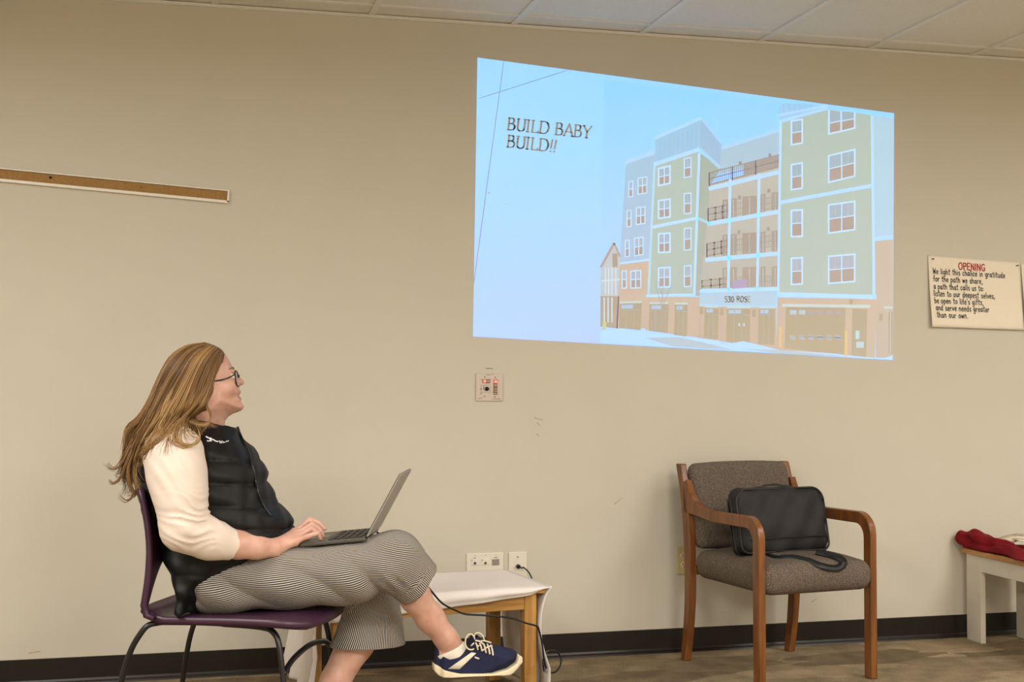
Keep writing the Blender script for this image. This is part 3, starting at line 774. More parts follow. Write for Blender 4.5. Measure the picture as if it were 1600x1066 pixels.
        for ax in range(3):
            o1, o2 = (ax + 1) % 3, (ax + 2) % 3
            A = [slice(None)] * 3; B = [slice(None)] * 3; A[ax] = slice(0, -1); B[ax] = slice(1, None)
            ia, ib = ins[tuple(A)], ins[tuple(B)]; m = ia != ib
            P_ = np.stack(np.nonzero(m), 1)
            ok = (P_[:, o1] > 0) & (P_[:, o2] > 0) & (P_[:, o1] < f.shape[o1] - 1) & (P_[:, o2] < f.shape[o2] - 1)
            P_ = P_[ok]; flip = ia[P_[:, 0], P_[:, 1], P_[:, 2]]
            qs = []
            for d1, d2 in ((-1, -1), (0, -1), (0, 0), (-1, 0)):
                Q = P_.copy(); Q[:, o1] += d1; Q[:, o2] += d2; qs.append(idx[Q[:, 0], Q[:, 1], Q[:, 2]])
            Q = np.stack(qs, 1); Q[~flip] = Q[~flip][:, ::-1]; faces.append(Q)
        Fc = np.concatenate(faces)
        return V, Fc[(Fc >= 0).all(1)]
    def build(s, name, m=None, parent=None, base=(0, 0, 0), attr=None, smooth_it=0, cull=True):
        V, Fc = s.mesh()
        if cull and len(V):                      # keep only the biggest connected piece
            lab = np.arange(len(V))
            e = np.concatenate([Fc[:, [0, 1]], Fc[:, [1, 2]], Fc[:, [2, 3]]])
            for _ in range(400):
                mn = np.minimum(lab[e[:, 0]], lab[e[:, 1]]); old = lab.copy()
                np.minimum.at(lab, e[:, 0], mn); np.minimum.at(lab, e[:, 1], mn); lab = lab[lab]
                if (old == lab).all(): break
            u, c = np.unique(lab[Fc[:, 0]], return_counts=True); keep = u[np.argmax(c)]
            Fc = Fc[lab[Fc[:, 0]] == keep]; used = np.unique(Fc); re = np.full(len(V), -1); re[used] = np.arange(len(used)); V = V[used]; Fc = re[Fc]
        for _ in range(smooth_it):
            a2 = np.zeros_like(V); c2 = np.zeros(len(V))
            for i in range(4):
                np.add.at(a2, Fc[:, i], V[Fc[:, (i + 1) % 4]] + V[Fc[:, (i + 3) % 4]]); np.add.at(c2, Fc[:, i], 2)
            V = V * .5 + .5 * a2 / np.maximum(c2, 1)[:, None]
        me = bpy.data.meshes.new(name); me.vertices.add(len(V)); me.loops.add(Fc.size); me.polygons.add(len(Fc))
        me.vertices.foreach_set('co', (V - np.array(base)).astype(np.float32).ravel())
        me.loops.foreach_set('vertex_index', Fc.ravel().astype(np.int32))
        me.polygons.foreach_set('loop_start', np.arange(0, Fc.size, 4, dtype=np.int32))
        me.update(calc_edges=True); me.validate()
        if attr is not None:
            for nm, fnc in attr.items():
                at = me.attributes.new(nm, 'FLOAT', 'POINT'); at.data.foreach_set('value', np.asarray(fnc(V), np.float32))
        return link(name, me, m, parent, smooth=True)

def poly_sdf(poly, X, Z):
    """signed distance (inside positive) to a closed 2-D outline"""
    P_ = np.array(poly, float); d = np.full(X.shape, 1e9); ins = np.zeros(X.shape, bool)
    for (x0, z0), (x1, z1) in zip(P_, np.roll(P_, -1, 0)):
        ex, ez = x1 - x0, z1 - z0; wx, wz = X - x0, Z - z0
        t = np.clip((wx * ex + wz * ez) / (ex * ex + ez * ez + 1e-15), 0, 1)
        d = np.minimum(d, (wx - t * ex) ** 2 + (wz - t * ez) ** 2)
        c = ((z0 <= Z) & (z1 > Z)) | ((z1 <= Z) & (z0 > Z))
        xi = x0 + (Z - z0) * ex / (ez if abs(ez) > 1e-12 else 1e-12)
        ins ^= c & (X < xi)
    return np.where(ins, 1, -1) * np.sqrt(d)

def hit(field, px, py, y0=-1.75, off=.0015, y1=-.7):
    """first point of a field along the line of sight of the measured photo point"""
    n = int((y1 - y0) / .001)
    for k in range(n):
        p = np.array(W(px, py, y0 + k * .001)); i = ((p - field.lo) / field.h)
        q_ = np.round(i).astype(int)
        if (q_ < 0).any() or (q_ >= field.n - 1).any(): continue
        a = np.floor(i).astype(int); fr = i - a
        if (a < 0).any() or (a + 1 >= field.n).any(): continue
        c = field.f[a[0]:a[0] + 2, a[1]:a[1] + 2, a[2]:a[2] + 2]
        v = c[0] * (1 - fr[0]) + c[1] * fr[0]; v = v[0] * (1 - fr[1]) + v[1] * fr[1]; v = v[0] * (1 - fr[2]) + v[1] * fr[2]
        if v < 0: return np.array(W(px, py, y0 + k * .001 - off))
    return np.array(W(px, py, YP))

# ---------------------------------------------------------------- armchair
oak_red = wood('honey_wood', (98, 58, 26), (140, 88, 44), (40, 40, 4), 0.32)
def tweed():
    m = bpy.data.materials.new('taupe_tweed'); m.use_nodes = True; nt = m.node_tree; b = nt.nodes['Principled BSDF']
    b.inputs['Roughness'].default_value = .95; b.inputs['Specular IOR Level'].default_value = .15
    tc = nt.nodes.new('ShaderNodeTexCoord'); w = nt.nodes.new('ShaderNodeTexNoise'); w.inputs['Scale'].default_value = 330; w.inputs['Detail'].default_value = 1
    mp = nt.nodes.new('ShaderNodeMapping'); mp.inputs['Rotation'].default_value = (.6, .5, .78)
    nt.links.new(tc.outputs['Object'], mp.inputs[0]); nt.links.new(mp.outputs[0], w.inputs['Vector'])
    wr = nt.nodes.new('ShaderNodeValToRGB'); wr.color_ramp.elements[0].position = .42; wr.color_ramp.elements[1].position = .58; wr.color_ramp.elements[0].color = lin((66, 57, 50)) + (1,); wr.color_ramp.elements[1].color = lin((138, 125, 112)) + (1,); nt.links.new(w.outputs['Fac'], wr.inputs[0])
    n = nt.nodes.new('ShaderNodeTexNoise'); n.inputs['Scale'].default_value = 120; n.inputs['Detail'].default_value = 3
    nt.links.new(tc.outputs['Object'], n.inputs['Vector'])
    mx = nt.nodes.new('ShaderNodeMix'); mx.data_type = 'RGBA'; mx.inputs[7].default_value = lin((98, 88, 79)) + (1,)
    nt.links.new(n.outputs['Fac'], mx.inputs[0]); nt.links.new(wr.outputs[0], mx.inputs[6]); nt.links.new(mx.outputs[2], b.inputs['Base Color'])
    bp = nt.nodes.new('ShaderNodeBump'); bp.inputs['Strength'].default_value = .4; bp.inputs['Distance'].default_value = .002
    nt.links.new(n.outputs['Fac'], bp.inputs['Height']); nt.links.new(bp.outputs[0], b.inputs['Normal'])
    return m
tweed_m = tweed()
# floor points of the legs give the chair's own frame: u to the viewer's right, v towards the wall
RL, FR, FL = F(1092, 1033), F(1372, 1061.5), F(1187, 1080)
ua = (FR - FL); AW = ua.length; ua.normalize(); arz = math.atan2(ua.y, ua.x)
va = Vector((-ua.y, ua.x, 0))
AD = (RL - FL).dot(va)
ac = thing('armchair', 'honey wood armchair with taupe tweed seat and back, holding a black bag', 'chair', FL + ua * AW / 2 + va * AD / 2, arz)
hx, hy = AW / 2, AD / 2
LW = .030
ZA = .634                                   # top of the arm
def side_frame(s):
    x = s * hx - (LW if s > 0 else 0)
    # bent front leg and arm in one outline (y towards the wall, z up)
    t = .046; R0 = .085
    out = [(-hy, 0)]
    out += [(-hy + R0 - R0 * math.cos(a), ZA - R0 + R0 * math.sin(a)) for a in np.linspace(0, math.pi / 2, 9)]
    out += [(hy - .20, ZA - .004), (hy - .11, ZA + .004), (hy - .06, ZA + .025), (hy - .02, ZA + .062), (hy + .002, ZA + .105), (hy + .03, ZA + .095), (hy + .03, ZA - .035)]
    out += [(hy - .03, ZA - .032), (hy - .2, ZA - .048)]
    r2 = R0 - t + .012
    out += [(-hy + t + r2 - r2 * math.cos(a), ZA - t - .0 - r2 + r2 * math.sin(a)) for a in np.linspace(math.pi / 2, 0, 7)]
    out += [(-hy + t, 0)]
    MB().prism([(x, a, b) for a, b in out], (LW, 0, 0)).build('arm', oak_red, ac, bevel=.005, segs=3, angle=40)
    # rear post: kicks back at the foot, leans back above the seat
    c = [(hy + .035, 0), (hy + .012, .12), (hy - .004, .26), (hy - .004, .40), (hy + .006, .55), (hy + .03, .68), (hy + .07, .80)]
    wd = [.040, .044, .048, .05, .05, .046, .036]
    sp = spline([(0, a, b) for a, b in c], 5); w_ = np.interp(np.linspace(0, 1, len(sp)), np.linspace(0, 1, 7), wd)
    fr_ = [(p.y - w / 2, p.z) for p, w in zip(sp, w_)]; bk = [(p.y + w / 2, p.z) for p, w in zip(sp, w_)]
    MB().prism([(x, a, b) for a, b in fr_ + bk[::-1]], (LW, 0, 0)).build('rear_post', oak_red, ac, bevel=.004, segs=3, angle=40)
side_frame(-1); side_frame(1)
iw = hx - LW - .004
rb = MB(); rb.box((0, -hy + .045, .375), (2 * iw + .02, .022, .04)); rb.build('front_rail', oak_red, ac, bevel=.003)
rb = MB(); rb.box((0, hy - .02, .375), (2 * iw + .02, .022, .04)); rb.build('rear_rail', oak_red, ac, bevel=.003)
# upholstery in world space, soft boxes with a crowned top
Rz = Matrix.Rotation(arz, 3, 'Z')
def al(x, y, z): return np.array(ac.location) + np.array(Rz @ Vector((x, y, z)))
fs = Field(al(0, 0, .41) - np.array([.42, .45, .13]), al(0, 0, .41) + np.array([.42, .45, .13]), .006)
fs.rbox(al(0, -.015, .398), (iw + .012, hy + .002, .056), .045, R=Rz)
fs.ell(al(0, -.02, .425), (iw * .98, hy * .95, .055), .03, R=Rz, pw=2.6)
seat_o = fs.build('seat', tweed_m, ac, smooth_it=2)
tilt = Matrix.Rotation(math.radians(-11), 3, 'X'); Rb = Rz @ tilt
cb = al(0, hy + .008, .630)
fb_ = Field(cb - .4, cb + .4, .006)
fb_.rbox(cb, (iw - .001, .03, .172), .026, R=Rb)
fb_.ell(cb + np.array(Rb @ Vector((0, -.012, 0))), (iw * .96, .034, .168), .02, R=Rb, pw=3)
back_o = fb_.build('backrest', tweed_m, ac, smooth_it=2)
for o in (seat_o, back_o):
    o.matrix_parent_inverse = ac.matrix_basis.inverted() if False else Matrix()
    M_ = (Matrix.Translation(ac.location) @ Matrix.Rotation(arz, 4, 'Z')).inverted()
    o.data.transform(M_)

# ---------------------------------------------------------------- laptop bag on the armchair
nylon_m = mat('black_nylon', (36, 35, 35), .62, var=.08, nscale=30, bump=.25, bscale=700, spec=.3)
trim_m = mat('black_trim', (14, 14, 14), .5, var=.1)
lean = Matrix.Rotation(math.radians(-13), 3, 'X'); Rg = Matrix.Rotation(arz - .02, 3, 'Z') @ lean
p0 = al(-.026, -.062, .468)                        # middle of the bag's base on the seat
bag = thing('laptop_bag', 'black nylon laptop bag leaning back on the seat of the wooden armchair', 'bag', Vector(p0))
BW, BH, BT = .200, .127, .042
def bl(x, y, z): return np.array(Rg @ Vector((x, y, z)))
fg = Field((-.3, -.2, -.06), (.3, .25, .34), .005)
fg.rbox(bl(0, 0, BH + .004), (BW, BT, BH), .034, R=Rg)
fg.ell(bl(0, -.028, BH * .95), (BW * .86, .032, BH * .8), .03, R=Rg)
fg.warp(lambda X, Y, Z: .004 * np.sin(22 * X + 30 * Z) * np.sin(18 * Z - 9 * X + 1) + .0025 * np.sin(55 * X - 38 * Z))
fg.build('bag_body', nylon_m, bag, smooth_it=1)
def outline(inset, y, z0=.0, n=8):
    w, h0, h1, r = BW - inset, inset + z0, 2 * BH - inset, .05
    pts = []
    for cx, czz, a0 in ((w - r, h1 - r, 0), (-w + r, h1 - r, 90), (-w + r * .6, h0 + r * .6, 180), (w - r * .6, h0 + r * .6, 270)):
        rr = r if a0 < 180 else r * .6
        for k in range(n + 1):
            a = math.radians(a0 + 90 * k / n); pts.append(bl(cx + rr * math.cos(a), y, czz + rr * math.sin(a)))
    return pts + [pts[0]]
for y in (-.036, .03):
    MB().tube(outline(.004, y), .0045, 8).build('piping', trim_m, bag, smooth=True)
MB().tube(outline(-.002, .0), .0035, 6, flat=2.2).build('zipper', trim_m, bag, smooth=True)
pk = MB(); pk.tube([bl(-BW + .03, -.062, .052), bl(-.06, -.068, .056), bl(.06, -.068, .056), bl(BW - .03, -.06, .054)], .0025, 6); pk.build('pocket_seam', trim_m, bag, smooth=True)
hp = spline([bl(-.06, 0, 2 * BH - .004), bl(-.045, 0, 2 * BH + .012), bl(0, 0, 2 * BH + .017), bl(.045, 0, 2 * BH + .012), bl(.06, 0, 2 * BH - .004)], 6)
MB().tube(hp, .007, 8, flat=.5).build('handle', trim_m, bag, smooth=True)
for z in (.09, .13, .17): MB().box(bl(BW + .003, .004, z), (.012, .02, .012), Rg).build('strap_buckle', mat('pale_buckle', (150, 148, 142), .4) if z == .09 else trim_m, bag, bevel=.002)
# webbing strap lying on the seat
def ribbon(pts, w, nrm=None):
    mb = MB(); P_ = spline(pts, 8)
    up = Vector((0, 0, 1)); L_ = []
    for i, p in enumerate(P_):
        t = (P_[min(i + 1, len(P_) - 1)] - P_[max(i - 1, 0)]).normalized(); s_ = t.cross(up if nrm is None else Vector(nrm))
        s_ = s_.normalized() if s_.length > 1e-6 else Vector((1, 0, 0)); L_.append((p + s_ * w / 2, p - s_ * w / 2))
    for a, b in zip(L_[:-1], L_[1:]): mb.poly([a[0], b[0], b[1], a[1]])
    bmesh.ops.remove_doubles(mb.bm, verts=mb.bm.verts[:], dist=1e-5)
    return mb
seat_top = .478
def top_z(field, x, y):
    i = int(round((x - field.lo[0]) / field.h)); j = int(round((y - field.lo[1]) / field.h))
    c = np.nonzero(field.f[i, j] < 0)[0]
    return field.lo[2] + field.h * c[-1] if len(c) else seat_top
def sp2(px, py, lift=0.0):
    return Vector(hit(fs, px, py, y0=-1.3, off=.007, y1=-.1)) + Vector((0, 0, lift)) - bag.location
ribbon([sp2(1188, 861), sp2(1202, 867), sp2(1218, 872), sp2(1240, 872), sp2(1262, 876), sp2(1282, 884), sp2(1302, 889, .002), sp2(1314, 888, .006), sp2(1318, 882, .012), sp2(1308, 875, .012), sp2(1292, 870, .010), sp2(1276, 867, .012)], .028, (0, -.8, .6)).build('shoulder_strap', trim_m, bag, smooth=True, solid=.003, recalc=False)

# ---------------------------------------------------------------- white bench by the right edge
white_paint = mat('worn_white_paint', (214, 208, 194), .5, var=.05, nscale=9)
pine = wood('pine', (176, 122, 62), (214, 166, 100), (30, 4, 30), .4)
B0 = F(1511, 999); bt = F(1508, 858, .0)
bn_loc = Vector((B0.x, B0.y, 0))
BL_, BWd, BHt = 1.15, .27, .402
bench = thing('bench', 'white painted bench with a bare pine top at the right edge', 'bench', bn_loc, math.radians(-1.0))
MB().box((BWd / 2, -BL_ / 2 + .01, BHt - .011), (BWd + .024, BL_ + .03, .022)).build('bench_top', pine, bench, bevel=.004)
for sx in (0, 1):
    MB().box((.012 if sx == 0 else BWd - .012, -BL_ / 2, BHt - .022 - .035), (.020, BL_ - .02, .07)).build('apron', white_paint, bench, bevel=.002)
    for sy in (0, 1):
        x = .012 if sx == 0 else BWd - .012; y = -.055 if sy == 0 else -BL_ + .055
        MB().box((x, y, (BHt - .022) / 2), (.024, .11, BHt - .022)).build('leg', white_paint, bench, bevel=.002)

# red cloth bunched on the bench
red_cloth_m = mat('red_cloth', (120, 12, 26), .8, var=.12, nscale=12, bump=.3, bscale=500, spec=.2)
zt = BHt
def bw(px, py, z): return F(px, py, z)
rc0 = F(1545, 861, zt)
rc = thing('red_cloth', 'crumpled dark red cloth bunched on the left end of the white bench', 'cloth', rc0)
def cloth_fn(i, j):
    # i along the bench edge (towards the camera), j across to the right
    y = .01 - .80 * i; x = -.01 + .27 * j
    fold = .010 * math.sin(9 * i + 5 * j) + .008 * math.sin(17 * i - 8 * j + 1) + .006 * math.sin(31 * j + 12 * i)
    ridge = .020 * math.exp(-((i - .07) / .12) ** 2) * math.exp(-((j - .22) / .3) ** 2) + .03 * math.exp(-((i - .35) / .2) ** 2) * math.exp(-((j - .10) / .12) ** 2)
    edge = min(1, 6 * i, 6 * (1 - i), 7 * j + .12, 7 * (1 - j))
    z = .006 + edge * (.016 + fold + ridge)
    wob = .022 * math.sin(7 * i + 1) + .012 * math.sin(19 * i)
    return Vector((x + wob * (1 - j), y + .02 * math.sin(6 * j), max(.004, z)))
mb = MB().grid(cloth_fn, 70, 40)
Mb = Matrix.Translation(bn_loc - rc0 + Vector((0, 0, zt))) @ Matrix.Rotation(math.radians(-1), 4, 'Z')
bmesh.ops.transform(mb.bm, matrix=Mb, verts=mb.bm.verts[:])
mb.build('cloth_sheet', red_cloth_m, rc, smooth=True, solid=.003)
# the bunched fold at its left end, open like a sleeve
def bpt(x, y, z): return np.array(Matrix.Rotation(math.radians(-1), 3, 'Z') @ Vector((x, y, z)) + bn_loc)
fc = Field(bpt(-.12, -.75, zt - .01), bpt(.34, .08, zt + .16), .004)
fc.chain([bpt(-.016, .008, zt + .048), bpt(.012, -.06, zt + .042), bpt(.045, -.20, zt + .026), bpt(.06, -.45, zt + .014)], [.030, .037, .028, .018], .03)
fc.chain([bpt(-.012, -.03, zt + .022), bpt(.006, -.14, zt + .018), bpt(.02, -.26, zt + .016), bpt(.05, -.40, zt + .012)], [.022, .026, .022, .016], .012)
fc.chain([bpt(.05, .0, zt + .036), bpt(.09, -.14, zt + .018), bpt(.14, -.4, zt + .012)], [.034, .022, .016], .02)
fc.cone(bpt(-.075, .03, zt + .056), bpt(.02, -.13, zt + .036), .026, .006, .012, 'cut')
fc.cone(bpt(-.05, -.02, zt + .030), bpt(.03, -.30, zt + .026), .006, .004, .012, 'cut')
fc.warp(lambda X, Y, Z: .004 * np.sin(60 * X + 26 * Y + 70 * Z) + .0028 * np.sin(95 * X - 45 * Y + 20 * Z))
fc.plane(bpt(0, 0, zt + .0035), (0, 0, -1))
fo = fc.build('cloth_fold', red_cloth_m, rc, np.array(rc0), smooth_it=2)
# booklets and a little woven dish on the cloth
book_p = mat('printed_paper', (226, 214, 192), .8, var=.05, nscale=40)
def on_bench(x, y, z): return Matrix.Rotation(math.radians(-1), 3, 'Z') @ Vector((x, y, z)) + bn_loc
for i, (x, y, z, rz_, tl, lab) in enumerate([(.15, -.13, zt + .050, .3, .02, 'open white booklet lying flat on the red cloth, nearest the wall'), (.17, -.25, zt + .048, -.25, -.02, 'folded printed leaflet on the red cloth beside the dish')]):
    bk = thing('booklet', lab, 'booklet', on_bench(x, y, z), rz_)
    g = MB().grid(lambda a, b: Vector(((a - .5) * .15, (b - .5) * .1, .007 * (1 - abs(2 * a - 1)) ** .5 + tl * (a - .5))), 12, 2)
    g.build('pages', book_p, bk, smooth=True, solid=.004)
    t_ = MB()
    for r_ in range(5): t_.poly([Vector((.02, -.035 + r_ * .014, .0135 + .02 * tl)), Vector((.06, -.035 + r_ * .014, .012 + tl * .4)), Vector((.06, -.031 + r_ * .014, .012 + tl * .4)), Vector((.02, -.031 + r_ * .014, .0135 + .02 * tl))])
    t_.build('print', grey_m, bk)
dish = thing('dish', 'small olive woven dish on the red cloth at the right edge', 'bowl', on_bench(.17, -.385, zt + .036))
MB().lathe([(.0, .0), (.03, .0), (.034, .004), (.042, .02), (.062, .045), (.064, .046), (.06, .043), (.038, .018), (.0, .008)], (0, 0, 0), 28, closed=False).build('bowl_body', mat('olive_weave', (150, 136, 102), .7, var=.25, nscale=90, bump=.5, bscale=300), dish, smooth=True)
MB().lathe([(.064 + .003 * math.cos(a), .046 + .003 * math.sin(a)) for a in np.linspace(0, 2 * math.pi, 9)], (0, 0, 0), 28, closed=False).build('rim', mat('olive_rim', (96, 86, 62), .7), dish, smooth=True)

# ---------------------------------------------------------------- small oak table with a white cloth
oak_m = wood('oak', (158, 112, 52), (204, 158, 88), (30, 30, 3), .4)
ZT = .405
k1, k2 = F(857, 912, ZT + .014), F(783, 884, ZT + .014)
tv = (k2 - k1); tv.z = 0; TD = .44; tv.normalize(); tu = Vector((tv.y, -tv.x, 0)); trz = math.atan2(tu.y, tu.x)
TWd = .775
# table frame: x right along the front, y towards the wall; origin at the front right corner's floor point
tab_o = Vector((k1.x, k1.y, 0)) - tu * .012
table = thing('side_table', 'small oak table under a white cloth behind the seated woman', 'table', tab_o - tu * TWd / 2 + tv * TD / 2, trz)
hw, hd = TWd / 2, TD / 2
MB().box((0, 0, ZT - .01), (TWd, TD, .02)).build('tabletop', oak_m, table, bevel=.003)
for sx in (-1, 1):
    for sy in (-1, 1):
        MB().box((sx * (hw - (.052 if sx > 0 else .030)), sy * (hd - .034), (ZT - .02) / 2), (.046, .046, ZT - .02)).build('leg', oak_m, table, bevel=.003)
oak_h = wood('oak_rail', (158, 112, 52), (204, 158, 88), (3, 30, 30), .4)
for sy in (-1, 1): MB().box((0, sy * (hd - .025), ZT - .02 - .028), (TWd - .115, .02, .056)).build('apron', oak_h, table, bevel=.002)
for sx in (-1, 1): MB().box((sx * (hw - .025), 0, ZT - .02 - .028), (.02, TD - .115, .056)).build('apron', oak_h, table, bevel=.002)
linen_m = mat('white_tablecloth', (236, 230, 226), .85, var=.012, bump=.1, bscale=600, spec=.2)
cloth = thing('tablecloth', 'white cloth draped over the small oak table, hanging at both ends', 'tablecloth', table.location + Vector((0, 0, ZT)), trz)
cw = MB(); g_ = .009
def sheet_top(i, j):
    x = -hw - g_ + (TWd + 2 * g_) * i; y = -hd - g_ + (TD + 2 * g_) * j
    e = min(1, min(i, 1 - i) * 30, min(j, 1 - j) * 22)
    return Vector((x, y, 0.0045 + .0012 * e + .0008 * e * math.sin(19 * i + 3 * j) * math.sin(5 * j + 2 * i)))
cw.grid(sheet_top, 44, 26)
def sheet_front(i, j):               # short front drop, deepest towards the left
    x = -hw - g_ + (TWd + 2 * g_) * i; dep = (.066 * (1 - i) ** 0.7 + .014) * min(1, (1 - i) * 9 + .25)
    return Vector((x, -hd - g_ - .012 * math.sin(math.pi * min(1, j * 1.2)) - .004 * math.sin(30 * i) * j, .0045 - dep * j))
cw.grid(sheet_front, 44, 8)
def sheet_right(i, j):               # right end hangs to the floor, sucked in under the top
    y = -hd - g_ + (TD + 2 * g_) * i; z = .0045 - (ZT - .012) * j
    x = hw + g_ + .012 * math.exp(-(j / .06) ** 2) - .034 * math.sin(math.pi * min(1, j * 1.35)) * (.35 + .65 * (1 - i)) + .006 * j * j + .006 * math.sin(14 * i + 4 * j) * j
    return Vector((max(x, hw + .004) if i > 0.15 and False else x, y - .008 * j * (1 - i), z))
cw.grid(sheet_right, 22, 30)
def sheet_left(i, j):                # left end hangs in loose folds, longer at the front
    y = -hd - g_ + (TD + 2 * g_) * i
    L_ = (.40 if i < .42 else .30 + .03 * (1 - i))
    z = .0045 - L_ * j
    x = -hw - g_ - .016 * math.sin(math.pi * min(1, j * 2)) - (.012 + .03 * j) * (1 + math.sin(21 * i + 1.2)) * .6 - .05 * j * (1 if i < .42 else .6)
    return Vector((x, y - .015 * j * (1 - i) , z))
cw.grid(sheet_left, 48, 26)
bmesh.ops.remove_doubles(cw.bm, verts=cw.bm.verts[:], dist=.0006)
cw.build('cloth_sheet', linen_m, cloth, smooth=True, solid=.0022)

# ---------------------------------------------------------------- cables
cable_m = mat('black_cable', (16, 16, 18), .5, var=.1)
def yt(px, py, off):                  # a point just in front of the table front
    return W(px, py, tab_o.y - off)
yf = tab_o.y
c1 = [W(655, 908, -.98), W(668, 917, -.93), W(690, 942, yf - .13), W(712, 954, yf - .10), W(728, 960, yf - .085), W(760, 962, yf - .075), W(798, 966, yf - .07), W(822, 974, yf - .06), W(838, 978.5, yf - .05), W(842, 985, yf - .03), W(847, 1005, yf - .02), W(850, 1030, yf - .02), W(855, 1048, yf + .04), W(866, 1051, yf + .2), W(875, 1041, yf + .24), W(876, 1027, yf + .25), W(868, 1018, yf + .24), W(856, 1018, yf + .18), W(850, 1027, yf + .06), W(849, 1042, yf - .05), F(853, 1060, .02), F(861, 1075, .006), F(884, 1098, .006)]
pc = spc + Vector((0, -spt, 0))
hx_ = W(809, 885, -spt)
plug = thing('plugged_cable', 'short black cable plugged into the single white wall plate', 'cable', hx_)
MB().lathe([(.006, .0), (.009, -.004), (.009, -.014), (.006, -.022)], (0, 0, 0), 14, 'y').build('plug', black_pl, plug, smooth=True)
c2 = [Vector((0, -.02, 0)), Vector((.012, -.03, -.004)), W(818, 887, -.06) - hx_, W(825, 893, -.075) - hx_, W(830, 902, -.085) - hx_, W(833, 915, -.085) - hx_, W(834, 950, -.08) - hx_, W(833, 1000, -.075) - hx_, W(834, 1026, -.07) - hx_]
MB().tube(spline(c2, 8), .003, 8).build('cord', cable_m, plug, smooth=True)

# ---------------------------------------------------------------- purple stacking chair
purple_m = mat('purple_plastic', (62, 34, 56), .38, var=.04, nscale=30)
wire_m = mat('black_tube_steel', (20, 19, 20), .35, var=.1)
CA = math.radians(-25)
pch = thing('stacking_chair', 'dark purple plastic stacking chair with thin black legs under the woman', 'chair', (.212, -1.27, 0), CA)
Mc = Matrix.Translation(pch.location) @ Matrix.Rotation(CA, 4, 'Z')
Mci = Mc.inverted()
ZS = .474
def seat_fn(i, j):     # i across 0..1 (right side first), j rear to front
    y = -.225 + .45 * i; x = -.235 + .50 * j
    w = 1 - .10 * (1 - j)
    e = abs(2 * i - 1)
    z = ZS - .012 * math.sin(math.pi * min(1, j * 1.15)) * (1 - e ** 2) + .006 * math.sin(math.pi * (j - .15)) - .014 * max(0, (j - .78) / .22) ** 2.0 - .005 * e ** 10
    z += .0 if j > .12 else .03 * ((.12 - j) / .12) ** 2
    xx = x - .018 * e ** 2 * max(0, (j - .6) / .4); w *= 1 - .26 * max(0, (j - .72) / .28) ** 3.2
    return Vector((xx, y * w, z))
MB().grid(seat_fn, 26, 26).build('seat', purple_m, pch, smooth=True, solid=-.021, bevel=0)
# back shell: two stiles rising from the seat and a panel arched at its lower edge
def back_pt(y, z):
    t = (z - ZS) / .37
    x = -.232 - .006 * math.sin(math.pi * t * 1.0) + (-.014 * max(0, t) ** 1.5) + .034 * math.sin(math.pi * min(1, max(0, t) * .95)) - .05 * (1 - (y / .235) ** 2) * (.35 + .4 * t)
    x += -.0
    return Vector((x, y, z))
bs = MB()
ny, nz = 28, 26
vs_ = {}
for a in range(ny + 1):
    y = -.218 + .436 * a / ny; e = abs(2 * a / ny - 1)
    zlow = ZS + .01 if e > .93 else ZS + .012 + .15 * (1 - ((e) / .93) ** 2.6) ** .6
    ztop = ZS + .365 - .02 * e ** 4
    for b in range(nz + 1):
        vs_[a, b] = bs.bm.verts.new(back_pt(y, zlow + (ztop - zlow) * b / nz))
for a in range(ny):
    for b in range(nz): bs.bm.faces.new((vs_[a, b], vs_[a + 1, b], vs_[a + 1, b + 1], vs_[a, b + 1]))
bs.build('backrest', purple_m, pch, smooth=True, solid=.014)
for s in (-1, 1):
    st = [back_pt(s * .218, ZS + .36 * k / 12) + Vector((0, 0, .0)) for k in range(13)]
    st = [Vector((-.20, s * .212, ZS - .006)), Vector((-.222, s * .216, ZS + .002))] + st[1:]
    MB().tube(st, [.013] * 2 + [.014] * 5 + [.013] * 7, 10, flat=.8).build('back_stile', purple_m, pch, smooth=True)
def leg_path(px_top, py_top, pt2, s, rear):
    pass
for s in (-1, 1):
    y0 = s * .19
    # rear legs splay back, front legs nearly upright
    rear = [Vector((.02, y0 * .8, ZS - .026)), Vector((-.12, y0 * .84, ZS - .024)), Vector((-.200, y0 * .96, ZS - .024)), Vector((-.240, y0 * 1.08, ZS - .046)), Vector((-.290, y0 * 1.14, ZS - .16)), Vector((-.345, y0 * 1.26, .01))]
    MB().tube(spline(rear, 7), .0085, 10).build('leg', wire_m, pch, smooth=True)
    front = [Vector((-.02, y0 * .8, ZS - .027)), Vector((.10, y0 * .86, ZS - .030)), Vector((.150, y0 * .98, ZS - .042)), Vector((.172, y0 * 1.05, ZS - .09)), Vector((.190, y0 * 1.10, ZS - .22)), Vector((.215, y0 * 1.18, .01))]
    MB().tube(spline(front, 7), .0085, 10).build('leg', wire_m, pch, smooth=True)
    for xx, yy in ((-.345, y0 * 1.26), (.215, y0 * 1.18)):
        MB().lathe([(.008, 0), (.012, .002), (.012, .016), (.009, .022)], (xx, yy, 0), 12).build('foot_cap', black_pl, pch, smooth=True)
MB().tube(spline([Vector((.184, -.204, ZS - .150)), Vector((.186, -.13, ZS - .122)), Vector((.188, 0, ZS - .108)), Vector((.186, .13, ZS - .122)), Vector((.184, .204, ZS - .150))], 8), .0085, 10).build('stretcher', wire_m, pch, smooth=True)
# ---------------------------------------------------------------- the seated woman
YP = -1.25
def Wp(px, py, dy=0.0): return np.array(W(px, py, YP + dy))
MPX = float(np.linalg.norm(Wp(401, 800) - Wp(400, 800)))      # metres per pixel in her plane

